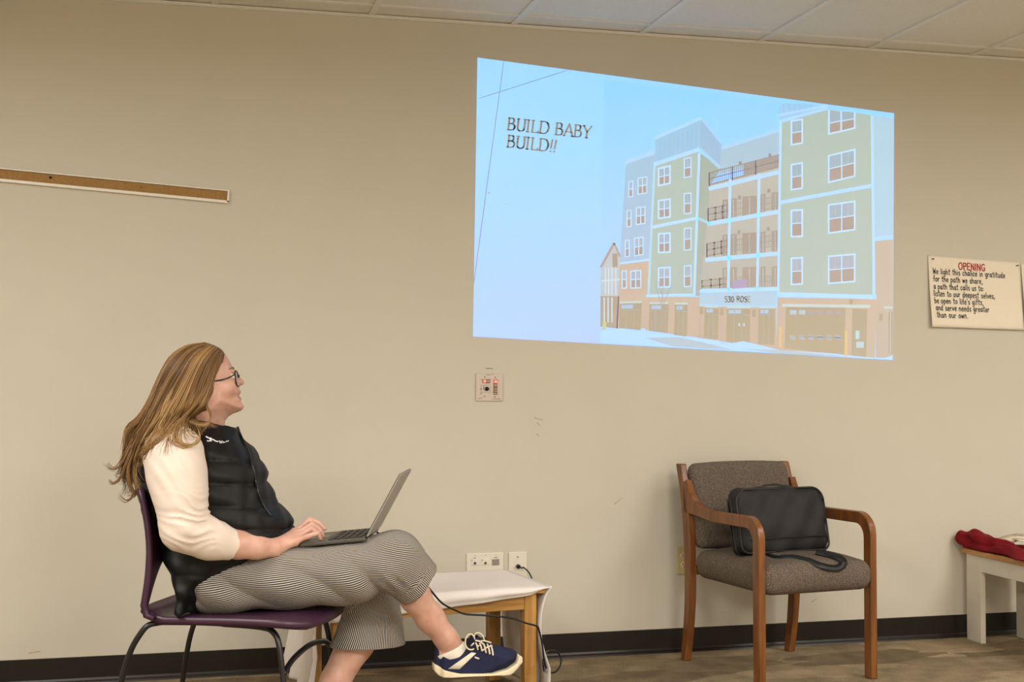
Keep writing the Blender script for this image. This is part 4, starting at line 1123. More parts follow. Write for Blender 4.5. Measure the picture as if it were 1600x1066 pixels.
def skin_mat():
    m = bpy.data.materials.new('skin'); m.use_nodes = True; nt = m.node_tree; b = nt.nodes['Principled BSDF']
    b.inputs['Roughness'].default_value = .5; b.inputs['Subsurface Weight'].default_value = .12
    b.inputs['Subsurface Radius'].default_value = (.012, .005, .003); b.inputs['Subsurface Scale'].default_value = .5
    tc = nt.nodes.new('ShaderNodeTexCoord'); n = nt.nodes.new('ShaderNodeTexNoise'); n.inputs['Scale'].default_value = 22; n.inputs['Detail'].default_value = 4
    nt.links.new(tc.outputs['Object'], n.inputs['Vector'])
    r = nt.nodes.new('ShaderNodeValToRGB'); r.color_ramp.elements[0].position = .35; r.color_ramp.elements[1].position = .68
    r.color_ramp.elements[0].color = lin((196, 148, 131)) + (1,); r.color_ramp.elements[1].color = lin((213, 172, 155)) + (1,)
    nt.links.new(n.outputs['Fac'], r.inputs[0])
    a = nt.nodes.new('ShaderNodeAttribute'); a.attribute_name = 'lip'
    mx = nt.nodes.new('ShaderNodeMix'); mx.data_type = 'RGBA'; mx.inputs[7].default_value = lin((176, 92, 84)) + (1,)
    nt.links.new(a.outputs['Fac'], mx.inputs[0]); nt.links.new(r.outputs[0], mx.inputs[6])
    a2 = nt.nodes.new('ShaderNodeAttribute'); a2.attribute_name = 'nail'
    mx2 = nt.nodes.new('ShaderNodeMix'); mx2.data_type = 'RGBA'; mx2.inputs[7].default_value = lin((70, 30, 34)) + (1,)
    nt.links.new(a2.outputs['Fac'], mx2.inputs[0]); nt.links.new(mx.outputs[2], mx2.inputs[6]); nt.links.new(mx2.outputs[2], b.inputs['Base Color'])
    return m
skin_m = skin_mat()

HEAD = [(347, 548), (353, 554), (358, 562.5), (362.8, 572.6), (364.8, 576.5), (364.8, 581), (366.5, 585.5), (370.5, 588.5), (376, 591), (380.8, 595), (381.6, 598), (380, 601), (375, 602.8), (372.6, 605), (374.6, 608.6), (376.8, 612), (375.6, 615.4), (372.6, 618.6), (376.4, 621.5), (377.8, 625), (376, 628.2), (379, 631), (381.2, 635), (380, 640), (375, 642.8), (365, 646.3), (357, 651), (352, 657), (350, 668), (348, 690), (290, 690), (288, 660), (284, 640), (274, 618), (269, 596), (271, 573), (280, 555), (294, 545), (314, 541), (333, 542)]
HEADW = [tuple(Wp(a, b)[[0, 2]]) for a, b in HEAD]
def zpx(py): return float(Wp(360, py)[2])
def head_fn(X, Y, Z):
    x2, z2 = X[:, 0, :], Z[:, 0, :]
    d = poly_sdf(HEADW, x2, z2)
    w = .0735 * np.clip(np.maximum(d, 0) / .056, 0, 1) ** .60
    neck = np.clip((zpx(638) - z2) / (zpx(638) - zpx(660)), 0, 1); w = w * (1 - .22 * neck)
    w = np.where(d > 0, w, d * 1.4)[:, None, :]
    return (np.abs(Y - YP) - w) * .62
body = Field((-.16, YP - .36, -.01), (1.0, YP + .36, 1.27), .004)
hlo = Wp(262, 695, -.1); hhi = Wp(386, 536, .1)
# limbs and trunk first, then the head joined on
body.chain([Wp(330, 893), Wp(308, 800), Wp(302, 735), Wp(314, 690)], [.075, .085, .085, .05], .05)
for sx, sh, el in ((-1, (268, 706, -.165), None), (1, (338, 702, .165), None)):
    body.cone(Wp(306, 715, sx * .05), Wp(*sh), .06, .055, .05)
arm_r = [Wp(270, 712, -.172), Wp(286, 828, -.222), Wp(428, 856.5, -.165)]
body.chain([arm_r[0], Wp(279, 775, -.205), arm_r[1]], [.055, .048, .042], .02)
body.chain([arm_r[1], Wp(340, 845, -.205), Wp(372, 851.5, -.19), Wp(400, 855.5, -.177), arm_r[2]], [.042, .043, .0375, .031, .0265], .02)
body.chain([Wp(336, 708, .17), Wp(345, 770, .2), Wp(348, 828, .19), Wp(420, 850, .085)], [.055, .046, .04, .026], .02)
hips = [(Wp(328, 905, -.085), Wp(620, 877, -.185)), (Wp(340, 908, .085), Wp(590, 920, .03))]
body.chain([Wp(340, 912, -.075), Wp(480, 903, -.13), hips[0][1]], [.065, .062, .052], .03)
body.chain([Wp(346, 916, .085), Wp(480, 917, .06), hips[1][1]], [.062, .06, .052], .03)
body.chain([hips[0][1], Wp(648, 932, -.15), Wp(672, 966, -.13), Wp(697, 998, -.115), Wp(706, 1010, -.11)], [.05, .044, .040, .033, .030], .02)
body.cone(Wp(694, 1022, -.11), Wp(706, 1008, -.11), .023, .029, .012); body.chain([Wp(708, 1016, -.11), Wp(745, 1029, -.108), Wp(785, 1037, -.105)], [.024, .017, .010], .012)
body.ell(Wp(701, 1001, -.136), (.011, .009, .013), .016)
body.chain([hips[1][1], Wp(574, 965, .03), Wp(556, 1003, .025), Wp(524, 1064, .01), Wp(487, 1135, 0)], [.052, .057, .056, .043, .034], .02)
LSH = Wp(487, 1135, 0)
body.chain([LSH, LSH + np.array([.012, 0, -.045]), LSH + np.array([.13, 0, -.07])], [.034, .032, .02], .03)
# hands: palm, four bent fingers, thumb leaving the side of the palm
def hand(wrist, mcp, fing, thumb):
    for m_ in mcp: body.cone(wrist, m_, .021, .0125, .010)
    for a, b in zip(mcp[:-1], mcp[1:]): body.cone(a, b, .0125, .0125, .008)
    for fpts, r0 in fing:
        body.chain(fpts, [r0, r0 * .95, r0 * .86, r0 * .74], .0035)
    body.chain(thumb, [.016, .0125, .0105, .0085], .006)
hm = [Wp(461, 832, -.112), Wp(464, 835.5, -.133), Wp(465, 840, -.153), Wp(461, 846.5, -.170)]
fR = [([hm[0], Wp(485, 812.5, -.115), Wp(498.5, 818, -.118), Wp(507.5, 826.5, -.120)], .0096), ([hm[1], Wp(488.5, 819.5, -.136), Wp(500, 829, -.139), Wp(504.5, 838, -.141)], .0098), ([hm[2], Wp(487, 826, -.156), Wp(497, 834, -.158), Wp(501, 842, -.159)], .0092), ([hm[3], Wp(479, 839, -.178), Wp(488.5, 835.5, -.180), Wp(496.5, 834, -.180)], .0084)]
hand(arm_r[2], hm, fR, [Wp(440, 850, -.135), Wp(455, 846, -.10), Wp(470, 843, -.085), Wp(482, 843, -.085)])
hl = [Wp(462, 838, .045), Wp(463, 838, .065), Wp(462, 839, .085), Wp(459, 841, .102)]
fL = [([hl[k], hl[k] + np.array([.030, 0, .012 - .002 * k]), hl[k] + np.array([.050, 0, .002]), hl[k] + np.array([.060, 0, -.012])], .0092) for k in range(4)]
hand(Wp(425, 849, .08), hl, fL, [Wp(436, 846, .05), Wp(450, 846, .028), Wp(463, 845, .022), Wp(472, 845, .024)])
body.fn(head_fn, hlo, hhi, k=.012)
EY = Wp(362.3, 589.5)
for s in (-1, 1):
    body.ell(Wp(366.5, 589.5, s * .031), (.010, .015, .0095), .006, 'cut')
    body.ell(Wp(364.5, 580.5, s * .026), (.008, .020, .006), .010)          # brow ridge
    body.ell(Wp(359, 604, s * .038), (.022, .020, .020), .03)               # cheek
    body.ell(Wp(377.5, 599.5, s * .0085), (.0065, .0065, .006), .006)      # nostril wing
    body.ell(Wp(378, 602.3, s * .006), (.0028, .0026, .003), .002, 'cut')
    body.ell(Wp(317, 598, s * .070), (.016, .009, .028), .008)              # ear
body.ell(Wp(373.5, 618.7, 0), (.0035, .018, .0012), .003, 'cut')            # the parted lips
def lip(V):
    c = Wp(375.5, 618.6); d = np.sqrt(((V[:, 0] - c[0]) / .011) ** 2 + ((V[:, 1] - YP) / .024) ** 2 + ((V[:, 2] - c[2]) / .0125) ** 2)
    return np.clip(1.6 - 1.3 * d, 0, .8)
def nail(V):
    r = np.zeros(len(V))
    for fpts, _ in fR:
        t = np.array(fpts[-1]) + np.array([.004, 0, .002]); r = np.maximum(r, np.clip(1.8 - np.linalg.norm(V - t, axis=1) / .0045, 0, 1))
    return r * .0
PB = np.array((.12, YP, 0.0))
person = body.build('person', skin_m, None, PB, {'lip': lip, 'nail': nail}, smooth_it=1)
person.location = PB
tag(person, 'seated woman with long wavy hair and glasses, black vest, legs crossed, typing', 'person')

def front_map(fields):
    """nearest clothed surface towards the room for a world (x, z)"""
    maps = []
    for f in fields:
        ins = f.f < 0; any_ = ins.any(1); y = np.where(any_, f.ax[1][ins.argmax(1)], 99.0); maps.append((f, y))
    def at(x, z):
        r = 99.0
        for f, y in maps:
            i = int(round((x - f.lo[0]) / f.h)); j = int(round((z - f.lo[2]) / f.h))
            if 0 <= i < y.shape[0] and 0 <= j < y.shape[1]: r = min(r, float(y[i, j]))
        return r
    return at
# shirt: white ribbed top with sleeves pushed to mid forearm
shirt_m = mat('white_knit', (222, 208, 197), .85, var=.015, bump=.15, bscale=500, spec=.2)
sh = Field((-.16, YP - .36, .45), (.50, YP + .36, 1.12), .0045)
sh.chain([Wp(322, 860), Wp(312, 800), Wp(304, 735), Wp(312, 695)], [.10, .105, .10, .06], .05)
sr = [Wp(271, 711, -.170), Wp(277, 745, -.195), Wp(283, 780, -.215), Wp(288, 825, -.225), Wp(326, 842, -.210), Wp(368, 853, -.192)]
sh.chain(sr, [.086, .076, .066, .061, .052, .043], .035)
slv = [Wp(336, 706, .17), Wp(345, 770, .2), Wp(348, 828, .19), Wp(405, 847, .105)]
sh.chain(slv, [.086, .064, .056, .041], .035)
cn = np.array([37 * MPX, .02, -17 * MPX])
sh.plane(Wp(366.5, 854.5, -.19), cn, lo=Wp(345, 895, -.3), hi=Wp(420, 815, -.1))
sh.plane(Wp(402, 847, .11), (.8, -.6, -.1), lo=Wp(385, 880, .0), hi=Wp(440, 815, .3))
sh.cone(Wp(358, 851, -.197), Wp(376, 856, -.187), .0375, .0375, 0, 'cut')
ex, ez = Wp(300, 800)[[0, 2]]
def sleeve_folds(X, Y, Z):
    a = np.exp(-(((X - ex) / .07) ** 2 + ((Z - ez) / .075) ** 2)); up = np.exp(-(((X - Wp(272, 0)[0]) / .06) ** 2 + ((Z - Wp(0, 735)[2]) / .06) ** 2))
    t = (Z - ez) * .9 + (X - ex) * .22 + .012 * np.sin(40 * X + 25 * Y)
    near = (Y < YP)
    return near * (.0048 * a * (.5 - np.abs(np.sin(t * 150 + 1.8 * np.sin(38 * X + 20 * Z) + .9 * np.sin(90 * Z)))) * -2 + .002 * up * np.sin(170 * (Z * .6 + X) + 30 * Y))
sh.warp(sleeve_folds)
sh.build('shirt', shirt_m, person, PB, smooth_it=1)

# vest: quilted, worn over the shirt; each row is the outline measured at that height
TH = math.radians(-24); cT, sT = math.cos(TH), math.sin(TH)
ROWS = [(668, 296, 371, .066), (680, 272, 372, .105), (690, 252, 380, .140), (700, 238, 393, .158), (712, 226, 403, .166), (725, 215, 411, .170), (740, 211, 416.5, .175), (762, 213, 420.5, .182), (779, 218, 427, .186), (793, 223, 440, .188), (804, 227, 449, .188), (815, 232, 456, .188), (830, 239, 460, .186), (850, 248, 452, .190), (870, 258, 424, .190), (890, 267, 392, .185), (910, 277, 366, .180), (930, 283, 356, .174), (946, 289, 346, .168)]
rz_ = np.array([Wp(300, r[0])[2] for r in ROWS])[::-1]
rxl = np.array([Wp(r[1], r[0])[0] for r in ROWS])[::-1]; rxr = np.array([Wp(r[2], r[0])[0] for r in ROWS])[::-1]; rb_ = np.array([r[3] for r in ROWS])[::-1]
def row(z):
    xl, xr, b = np.interp(z, rz_, rxl), np.interp(z, rz_, rxr), np.interp(z, rz_, rb_)
    e = (xr - xl) / 2; a = np.sqrt(np.maximum(e * e - (b * sT) ** 2, (.45 * e) ** 2)) / cT
    return (xl + xr) / 2, a, b
def quilt(z, u):
    s_ = (z + .018 * np.cos(u * 9) + .15 * np.abs(u) * .2) / .066
    return np.abs(np.sin(np.pi * s_)) ** .42
def vest_fn(X, Y, Z):
    cx, a, b = row(Z); px_, py_ = X - cx, Y - YP
    u = px_ * cT + py_ * sT; v = -px_ * sT + py_ * cT
    pw = 2.3
    r_ = (np.abs(u / a) ** pw + np.abs(v / b) ** pw) ** (1 / pw)
    f = (r_ - 1) * np.minimum(a, b) * .9
    f = f + .0092 * (1 - quilt(Z, v)) * np.clip((zpx(690) - Z) / .02, 0, 1) * np.clip((Z - zpx(905)) / .06, 0, 1) - .001
    ztop, zbot = rz_[-1], rz_[0]
    return np.maximum(np.maximum(f, Z - ztop), zbot - Z)
ve = Field((-.16, YP - .30, .42), (.46, YP + .30, 1.10), .0045)
ve.fn(vest_fn)
ve.warp(lambda X, Y, Z: .0026 * np.sin(70 * X + 55 * Z) * np.sin(48 * Z - 30 * X) + .0012 * np.sin(120 * X - 20 * Z + 40 * Y))
# stand-up collar, open at the throat
ca, cb2 = Wp(326, 688), Wp(337, 657)
ve.cone(ca, cb2, .078, .069, .012)
ve.plane(Wp(338, 662), np.array(cb2 - ca) + np.array((-.006, 0, 0)), lo=Wp(270, 690, -.12), hi=Wp(400, 600, .12))
ve.cone(Wp(331, 682), Wp(341, 645), .056, .060, .006, 'cut')
# arm holes let the sleeves through
ve.cone(Wp(262, 716, -.21), Wp(250, 722, -.40), .064, .085, .015, 'cut')
vest_m = mat('black_quilted_nylon', (9, 10, 12), .55, var=.12, nscale=14, bump=.2, bscale=90, spec=.3)
vest = ve.build('vest', vest_m, person, PB, smooth_it=1)
zipm = mat('zip_tape', (12, 12, 13), .4)
zp = [hit(ve, a, b, off=.002) - PB for a, b in ((371, 667), (376, 680), (384, 697), (391, 714), (396, 732), (400, 752), (404, 772), (412, 790), (424, 806))]
MB().tube(spline(zp, 6), .0035, 8, flat=.6).build('zipper', zipm, vest, smooth=True)
zt_ = hit(ve, 399.5, 748, off=.006) - PB
MB().tube([zt_, zt_ + np.array((.001, -.001, -.012)), zt_ + np.array((.002, 0, -.03))], [.0025, .004, .003], 8).build('zip_pull', zipm, vest, smooth=True)
# small white embroidered bird mark and two short words on the chest
lg = MB()
def chest(zx, zy): return hit(ve, 150 + zx / 3.553, 520 + zy / 3.553, off=.0022) - PB
def cstroke(pts, w):
    P_ = [Vector(chest(*p)) for p in pts]
    for p, q2 in zip(P_[:-1], P_[1:]):
        t = (q2 - p).normalized(); n_ = t.cross(Vector((0, -1, 0))).normalized() * w / 2
        lg.poly([p + n_, q2 + n_, q2 - n_, p - n_])
cstroke([(610, 576), (622, 584), (634, 588), (648, 596)], .0042); cstroke([(636, 600), (624, 602), (616, 600)], .003); cstroke([(640, 583), (632, 592), (640, 603)], .003)
cstroke([(648, 592), (664, 602), (678, 606)], .0036)
for a, b in (((680, 602), (692, 603)), ((695, 603), (706, 604)), ((686, 610), (700, 611)), ((704, 610), (716, 608)), ((720, 605), (737, 600))): cstroke([a, b], .0028)
lg.build('embroidered_logo', mat('white_thread', (226, 226, 226), .8), vest, recalc=False)

# trousers: wide cropped legs in fine black and white stripes
def stripe_mat():
    m = bpy.data.materials.new('striped_cotton'); m.use_nodes = True; nt = m.node_tree; b = nt.nodes['Principled BSDF']
    b.inputs['Roughness'].default_value = .85; b.inputs['Specular IOR Level'].default_value = .15
    a = nt.nodes.new('ShaderNodeAttribute'); a.attribute_name = 'stripe'
    mu = nt.nodes.new('ShaderNodeMath'); mu.operation = 'MULTIPLY'; mu.inputs[1].default_value = 2 * math.pi / .0058
    s_ = nt.nodes.new('ShaderNodeMath'); s_.operation = 'SINE'
    mr = nt.nodes.new('ShaderNodeMapRange'); mr.inputs[1].default_value = -.2; mr.inputs[2].default_value = .5
    nt.links.new(a.outputs['Fac'], mu.inputs[0]); nt.links.new(mu.outputs[0], s_.inputs[0]); nt.links.new(s_.outputs[0], mr.inputs[0])
    mx = nt.nodes.new('ShaderNodeMix'); mx.data_type = 'RGBA'; mx.inputs[6].default_value = lin((40, 38, 40)) + (1,); mx.inputs[7].default_value = lin((194, 187, 177)) + (1,)
    nt.links.new(mr.outputs[0], mx.inputs[0]); nt.links.new(mx.outputs[2], b.inputs['Base Color'])
    return m
tr = Field((.0, YP - .36, .25), (.80, YP + .30, .80), .0045)
segR = [Wp(338, 912, -.075), Wp(450, 902, -.122), Wp(540, 896, -.155), Wp(616, 876, -.185)]
tr.chain(segR, [.078, .086, .084, .083], .04)
cr = Wp(655, 913, -.165)
tr.cone(segR[3], cr + (cr - segR[3]) * .6, .083, .073, .03)
segL = [Wp(345, 918, .085), Wp(470, 915, .065), Wp(588, 922, .03)]
tr.chain(segL, [.075, .07, .068], .04)
cl = Wp(578, 999, .02)
tr.cone(Wp(588, 925, .03), cl + (cl - Wp(588, 925, .03)) * .5, .070, .132, .03, sq=((0, 1, 0), .72))
tr.ell(Wp(340, 911), (.10, .16, .082), .05)
nR = np.array([61 * MPX, 0.02, -47 * MPX])
tr.plane(cr, nR, lo=Wp(628, 1000, -.30), hi=Wp(760, 860, -.04))
nL = np.array([-3 * MPX, 0, -100 * MPX])
tr.plane(cl, nL + np.array([-.12 * 100 * MPX, 0, 0]), lo=Wp(490, 1085, -.14), hi=Wp(650, 985, .25))
tr.cone(cr - nR / np.linalg.norm(nR) * .03, cr + nR / np.linalg.norm(nR) * .03, .060, .064, 0, 'cut')
tr.cone(Wp(577, 980, .02), Wp(577, 1020, .02), .082, .098, 0, 'cut', sq=((0, 1, 0), .66))
kx, kz = Wp(599, 893)[[0, 2]]
def folds(X, Y, Z):
    near = Y < YP + .02
    t = (X - .1) * .55 + Z * .9
    f = .016 * (.55 - np.abs(np.sin(t * 27 + 3.5 * X + .8 * np.sin(11 * X))) ** .8) * np.exp(-((Z - Wp(0, 915)[2]) / .07) ** 2) * (X < Wp(600, 0)[0])
    f = f + .004 * np.exp(-(((X - kx) / .05) ** 2 + ((Z - kz) / .03) ** 2)) * np.sin(150 * (X + Z))
    # hem bands: a shallow stitched step
    for c_, n_, w_ in ((cr, nR / np.linalg.norm(nR), .05), (cl, (nL + np.array([-.12 * 100 * MPX, 0, 0])) / np.linalg.norm(nL), .058)):
        d = -((X - c_[0]) * n_[0] + (Y - c_[1]) * n_[1] + (Z - c_[2]) * n_[2])
        f = f + .0016 * np.exp(-((d - w_) / .004) ** 2) * (np.abs(X - c_[0]) < .14) * (np.abs(Z - c_[2]) < .12)
    return f * near + .0015 * np.sin(35 * X + 60 * Z + 30 * Y)
tr.warp(folds)
def stripe(V):
    segs = [(segR[0], segR[3], .095, .9), (segR[3], cr, .078, 1.0), (segL[0], segL[2], .085, 1.0), (segL[2] + np.array([0, 0, -.02]), cl, .09, .92)]
    best = np.full(len(V), 1e9); out = np.zeros(len(V))
    for a, b, R_, k in segs:
        a, b = np.array(a), np.array(b); d = b - a; L = np.linalg.norm(d); d = d / L
        t = np.clip((V - a) @ d, 0, L); q_ = V - a - np.outer(t, d); dist = np.linalg.norm(q_, axis=1) / R_ * k
        e1 = np.cross(d, (0, 1, 0)); e1 /= np.linalg.norm(e1); e2 = np.cross(d, e1)
        ang = np.arctan2(q_ @ e1, -(q_ @ np.array((0, 1, 0))))
        m = dist < best; best[m] = dist[m]; out[m] = (ang * R_)[m]
    return out
tr.build('trousers', stripe_mat(), person, PB, {'stripe': stripe}, smooth_it=1)

# sock and shoes
DS = -.11
sock_m = mat('white_sock', (232, 226, 214), .9, bump=.2, bscale=500)
so = Field(Wp(660, 1050, -.20), Wp(760, 980, -.02), .003)
so.chain([Wp(700, 1000, DS), Wp(708, 1012, DS), Wp(712, 1030, DS)], [.032, .032, .026], .015); so.cone(Wp(694, 1020, DS), Wp(722, 1024, DS), .027, .026, .02)
so.plane(Wp(709, 1010, DS), (-.42 * 1.0, 0, .9))
so.build('sock', sock_m, person, PB)
navy_m = mat('navy_canvas', (40, 43, 70), .85, var=.06, bump=.25, bscale=700, spec=.15)
sole_m = mat('cream_rubber', (222, 210, 180), .55, var=.02)
white_m = mat('white_leather', (226, 218, 200), .6, var=.01)
UP = [(680.5, 1011), (678, 1030), (679, 1046), (700, 1053), (765, 1053), (790, 1044), (805, 1032), (808, 1020), (800, 1014), (779, 1009.5), (766, 1006), (755, 1000), (743, 991), (737, 994), (728, 1009), (714, 1021), (700, 1026), (690, 1020), (684, 1011)]
SO = [(676.5, 1037), (678, 1047), (684, 1054), (703, 1059), (769, 1059), (796, 1047.5), (811, 1031), (811, 1023), (806, 1022), (802, 1033), (787, 1043), (764, 1049), (715, 1049.5), (692, 1045), (681, 1038)]
def planform(X):                       # half width of the last along its length
    t = np.clip((X - Wp(677, 0)[0]) / (Wp(812, 0)[0] - Wp(677, 0)[0]), 0, 1)
    return np.interp(t, [0, .03, .12, .35, .65, .8, .92, .98, 1], [.014, .028, .0365, .037, .043, .044, .036, .022, .01])
YS = YP + DS
def px2(poly): return [tuple(Wp(a, b, DS)[[0, 2]]) for a, b in poly]
UPW, SOW = px2(UP), px2(SO)
def upper_fn(X, Y, Z):
    d = poly_sdf(UPW, X[:, 0, :], Z[:, 0, :])[:, None, :]
    w = planform(X) * np.clip(np.maximum(d, 0) / (.006 + .02 * np.clip((X - Wp(735, 0)[0]) / .05, 0, 1)), 0, 1) ** .45
    w = np.where(d > 0, w, d)
    return (np.abs(Y - YS) - w) * .7
def sole_fn(X, Y, Z):
    d = poly_sdf(SOW, X[:, 0, :], Z[:, 0, :])[:, None, :]
    return np.maximum(-d, np.abs(Y - YS) - (planform(X) + .004)) - .001
slo, shi = Wp(668, 1066, DS - .07), Wp(820, 982, DS + .07)
up = Field(slo, shi, .003); up.fn(upper_fn); up.cone(Wp(700, 1004, DS), Wp(714, 1012, DS), .0285, .027, .004, 'cut')
sf = Field(slo, shi, .003); sf.fn(sole_fn)
shoe = up.build('shoe', navy_m, person, PB, smooth_it=1); shoe['label'] = 'navy canvas sneaker with cream sole'
sole_o = sf.build('sole', sole_m, shoe, PB, smooth_it=1)
def patch(name, quad, m, n=8, off=.0016):
    (a, b, c, d) = quad
    def fn_(i, j):
        x = (a[0] * (1 - i) + b[0] * i) * (1 - j) + (d[0] * (1 - i) + c[0] * i) * j; y = (a[1] * (1 - i) + b[1] * i) * (1 - j) + (d[1] * (1 - i) + c[1] * i) * j
        return hit(up, x, y, y0=YS - .07, y1=YS + .02, off=off) - PB
    return MB().grid(fn_, n, 3).build(name, m, shoe, smooth=True, solid=.0012, recalc=False)
patch('stripe', ((737, 1019.5), (744, 1021), (718, 1046), (700, 1045.5)), white_m, 10)
patch('tag', ((742, 1026), (749, 1028.5), (748.5, 1031), (741.5, 1028.5)), white_m, 4)
lace_m = mat('cream_lace', (226, 216, 190), .8)
lc = MB()
def hs(zx, zy, off=.003): return hit(up, 650 + zx / 4.716, 840 + zy / 4.716, y0=YS - .07, y1=YS + .02, off=off) - PB
for a, b in (((440, 775), (456, 828)), ((468, 778), (486, 838)), ((496, 782), (516, 852)), ((524, 786), (544, 862)), ((550, 792), (568, 870))):
    P0, P1 = hs(*a), hs(*b); m1 = (P0 + P1) / 2 + np.array((0, -.004, .002))
    lc.tube(spline([P0, m1, P1], 5), .0026, 6)
for a, b in (((436, 760), (500, 790)), ((460, 800), (552, 776)), ((486, 836), (560, 800))):
    P0, P1 = hs(*a, .005), hs(*b, .005); lc.tube(spline([P0, (P0 + P1) / 2 + np.array((0, -.003, .004)), P1], 5), .0026, 6)
def loop(pts, dy):
    P_ = [np.array(W(650 + a / 4.716, 840 + b / 4.716, YS + dy - .012 * math.sin(math.pi * k / (len(pts) - 1)))) - PB for k, (a, b) in enumerate(pts)]
    lc.tube(spline(P_, 6), .0024, 6)
loop([(440, 768), (420, 722), (392, 714), (368, 742), (364, 788), (384, 822), (418, 826), (438, 800), (442, 772)], -.028)
loop([(440, 768), (428, 735), (440, 708), (468, 706), (494, 730), (506, 760), (545, 772)], -.020)
loop([(440, 768), (415, 790), (404, 800)], -.028)
loop([(446, 768), (500, 762), (548, 776)], -.024)
lc.build('laces', lace_m, shoe, smooth=True)
# the other shoe stands on the floor below the picture: the same last, moved
def dup(o, par, off):
    c = o.copy(); COL.objects.link(c); c.parent = par; c.location = Vector(o.location) + Vector(off); return c
foot_off = np.array([LSH[0] - Wp(700, 1010, DS)[0] + .008, -DS, -Wp(740, 1059, DS)[2] + .001])
sh2 = dup(shoe, person, foot_off)
for ch in [c for c in shoe.children]: dup(ch, sh2, (0, 0, 0))
dup([c for c in person.children if c.name.startswith('sock')][0], person, foot_off)

# ---------------------------------------------------------------- face: eyes, brows, glasses
def eye_mat():
    m = mat('eye_white', (226, 218, 210), .25, var=.01); return m
for s in (-1, 1):
    c = Wp(363.0, 589.5, s * .031) - PB
    e_ = MB(); bmesh.ops.create_uvsphere(e_.bm, u_segments=20, v_segments=12, radius=.0112); bmesh.ops.translate(e_.bm, verts=e_.bm.verts[:], vec=Vector(c))
    eo = e_.build('eye', eye_mat(), person, smooth=True)
    i_ = MB(); g = Vector((.965, .0, .26)); i_.tube([Vector(c) + g * .0088, Vector(c) + g * .0113, Vector(c) + g * .0118], [.0056, .0052, .002], 16); i_.build('iris', mat('iris_brown', (64, 46, 36), .2), eo, smooth=True)
    bw_ = [Wp(365.5, 577.0, s * .012) - PB, Wp(365.3, 575.2, s * .024) - PB, Wp(362.5, 574.8, s * .040) - PB, Wp(357.5, 577.0, s * .052) - PB]
    MB().tube(spline(bw_, 6), [.0006 + .0011 * math.sin(math.pi * k / 18) for k in range(19)], 6).build('eyebrow', mat('brow_hair', (104, 72, 46), .8), person, smooth=True)
frame_m = mat('tortoise_frame', (40, 24, 20), .25, var=.5, nscale=160)
gl_o = None
glass_m = bpy.data.materials.new('clear_lens'); glass_m.use_nodes = True
_g = glass_m.node_tree.nodes['Principled BSDF']; _g.inputs['Base Color'].default_value = (1, 1, 1, 1); _g.inputs['Roughness'].default_value = .03; _g.inputs['Alpha'].default_value = .12
def rim_pts(s):
    c = Wp(370.2, 592.3, s * .034); e1 = (Wp(371.9, 605.8) - Wp(368.2, 578.8)) / 2 * np.array((1, 0, 1)); e2 = np.array((.0052 * (-s) , .025 * (-s), .0)) if s < 0 else np.array((-.004, .025, 0))
    return [Vector(c + e1 * math.cos(a) * (1.0 - .06 * math.cos(2 * a)) + e2 * math.sin(a) - PB) for a in np.linspace(0, 2 * math.pi, 33)]
gmb = MB()
for s in (-1, 1): gmb.tube(rim_pts(s), .0023, 8)
gmb.tube(spline([rim_pts(-1)[10], Vector(Wp(373.8, 586.5) - PB), rim_pts(1)[22 if False else 24]], 6), .0018, 8)
glasses = gmb.build('glasses', frame_m, person, smooth=True)
for s in (-1, 1):
    P_ = rim_pts(s)[:-1]; lm = MB(); lm.prism(P_, (.0006, 0, 0)); lm.build('lens', glass_m, glasses)
    a0 = Wp(366.2, 585.8, s * .058) - PB
    MB().tube(spline([Vector(Wp(367.6, 585.5, s * .054) - PB), Vector(a0), Vector(Wp(352, 592.3, s * .0705) - PB), Vector(Wp(330, 596.5, s * .076) - PB), Vector(Wp(318, 600, s * .078) - PB), Vector(Wp(314, 610, s * .077) - PB)], 6), .0022, 8).build('temple', frame_m, glasses, smooth=True)

# ---------------------------------------------------------------- hair
def hair_mat():
    m = bpy.data.materials.new('blonde_brown_hair'); m.use_nodes = True; nt = m.node_tree; b = nt.nodes['Principled BSDF']
    b.inputs['Roughness'].default_value = .42; b.inputs['Specular IOR Level'].default_value = .35
    a = nt.nodes.new('ShaderNodeAttribute'); a.attribute_name = 'tone'
    r = nt.nodes.new('ShaderNodeValToRGB'); e = r.color_ramp.elements
    e[0].position = 0; e[0].color = lin((66, 45, 26)) + (1,); e[1].position = 1; e[1].color = lin((200, 166, 116)) + (1,)
    x = r.color_ramp.elements.new(.5); x.color = lin((134, 101, 62)) + (1,)
    nt.links.new(a.outputs['Fac'], r.inputs[0]); nt.links.new(r.outputs[0], b.inputs['Base Color'])
    return m
hair_m = hair_mat()
HAIR = [(351, 553), (345, 545), (333, 539), (318, 537), (296, 541), (276, 551), (259, 568), (249, 588), (239, 610), (228, 633), (219, 652), (211, 670), (204, 690), (201, 712), (203, 735), (209, 757), (215, 752), (218, 735), (224, 715), (236, 696), (252, 681), (270, 668), (290, 660), (306, 655), (322, 654), (334, 652), (338, 634), (345, 612), (349, 590), (350, 572)]
HW = [tuple(Wp(a, b)[[0, 2]]) for a, b in HAIR]
def hair_w(d, z):
    low = np.clip((z - zpx(760)) / (zpx(640) - zpx(760)), 0, 1)
    return (.045 + .045 * low) * np.clip(np.maximum(d, 0) / .045, 0, 1) ** .55
def hair_fn(X, Y, Z):
    d = poly_sdf(HW, X[:, 0, :], Z[:, 0, :]) - .004
    w = np.where(d > 0, hair_w(d, Z[:, 0, :]), d)[:, None, :]
    return (np.abs(Y - YP) - w) * .6
hf = Field(Wp(190, 775, -.12), Wp(360, 530, .12), .0045); hf.fn(hair_fn)
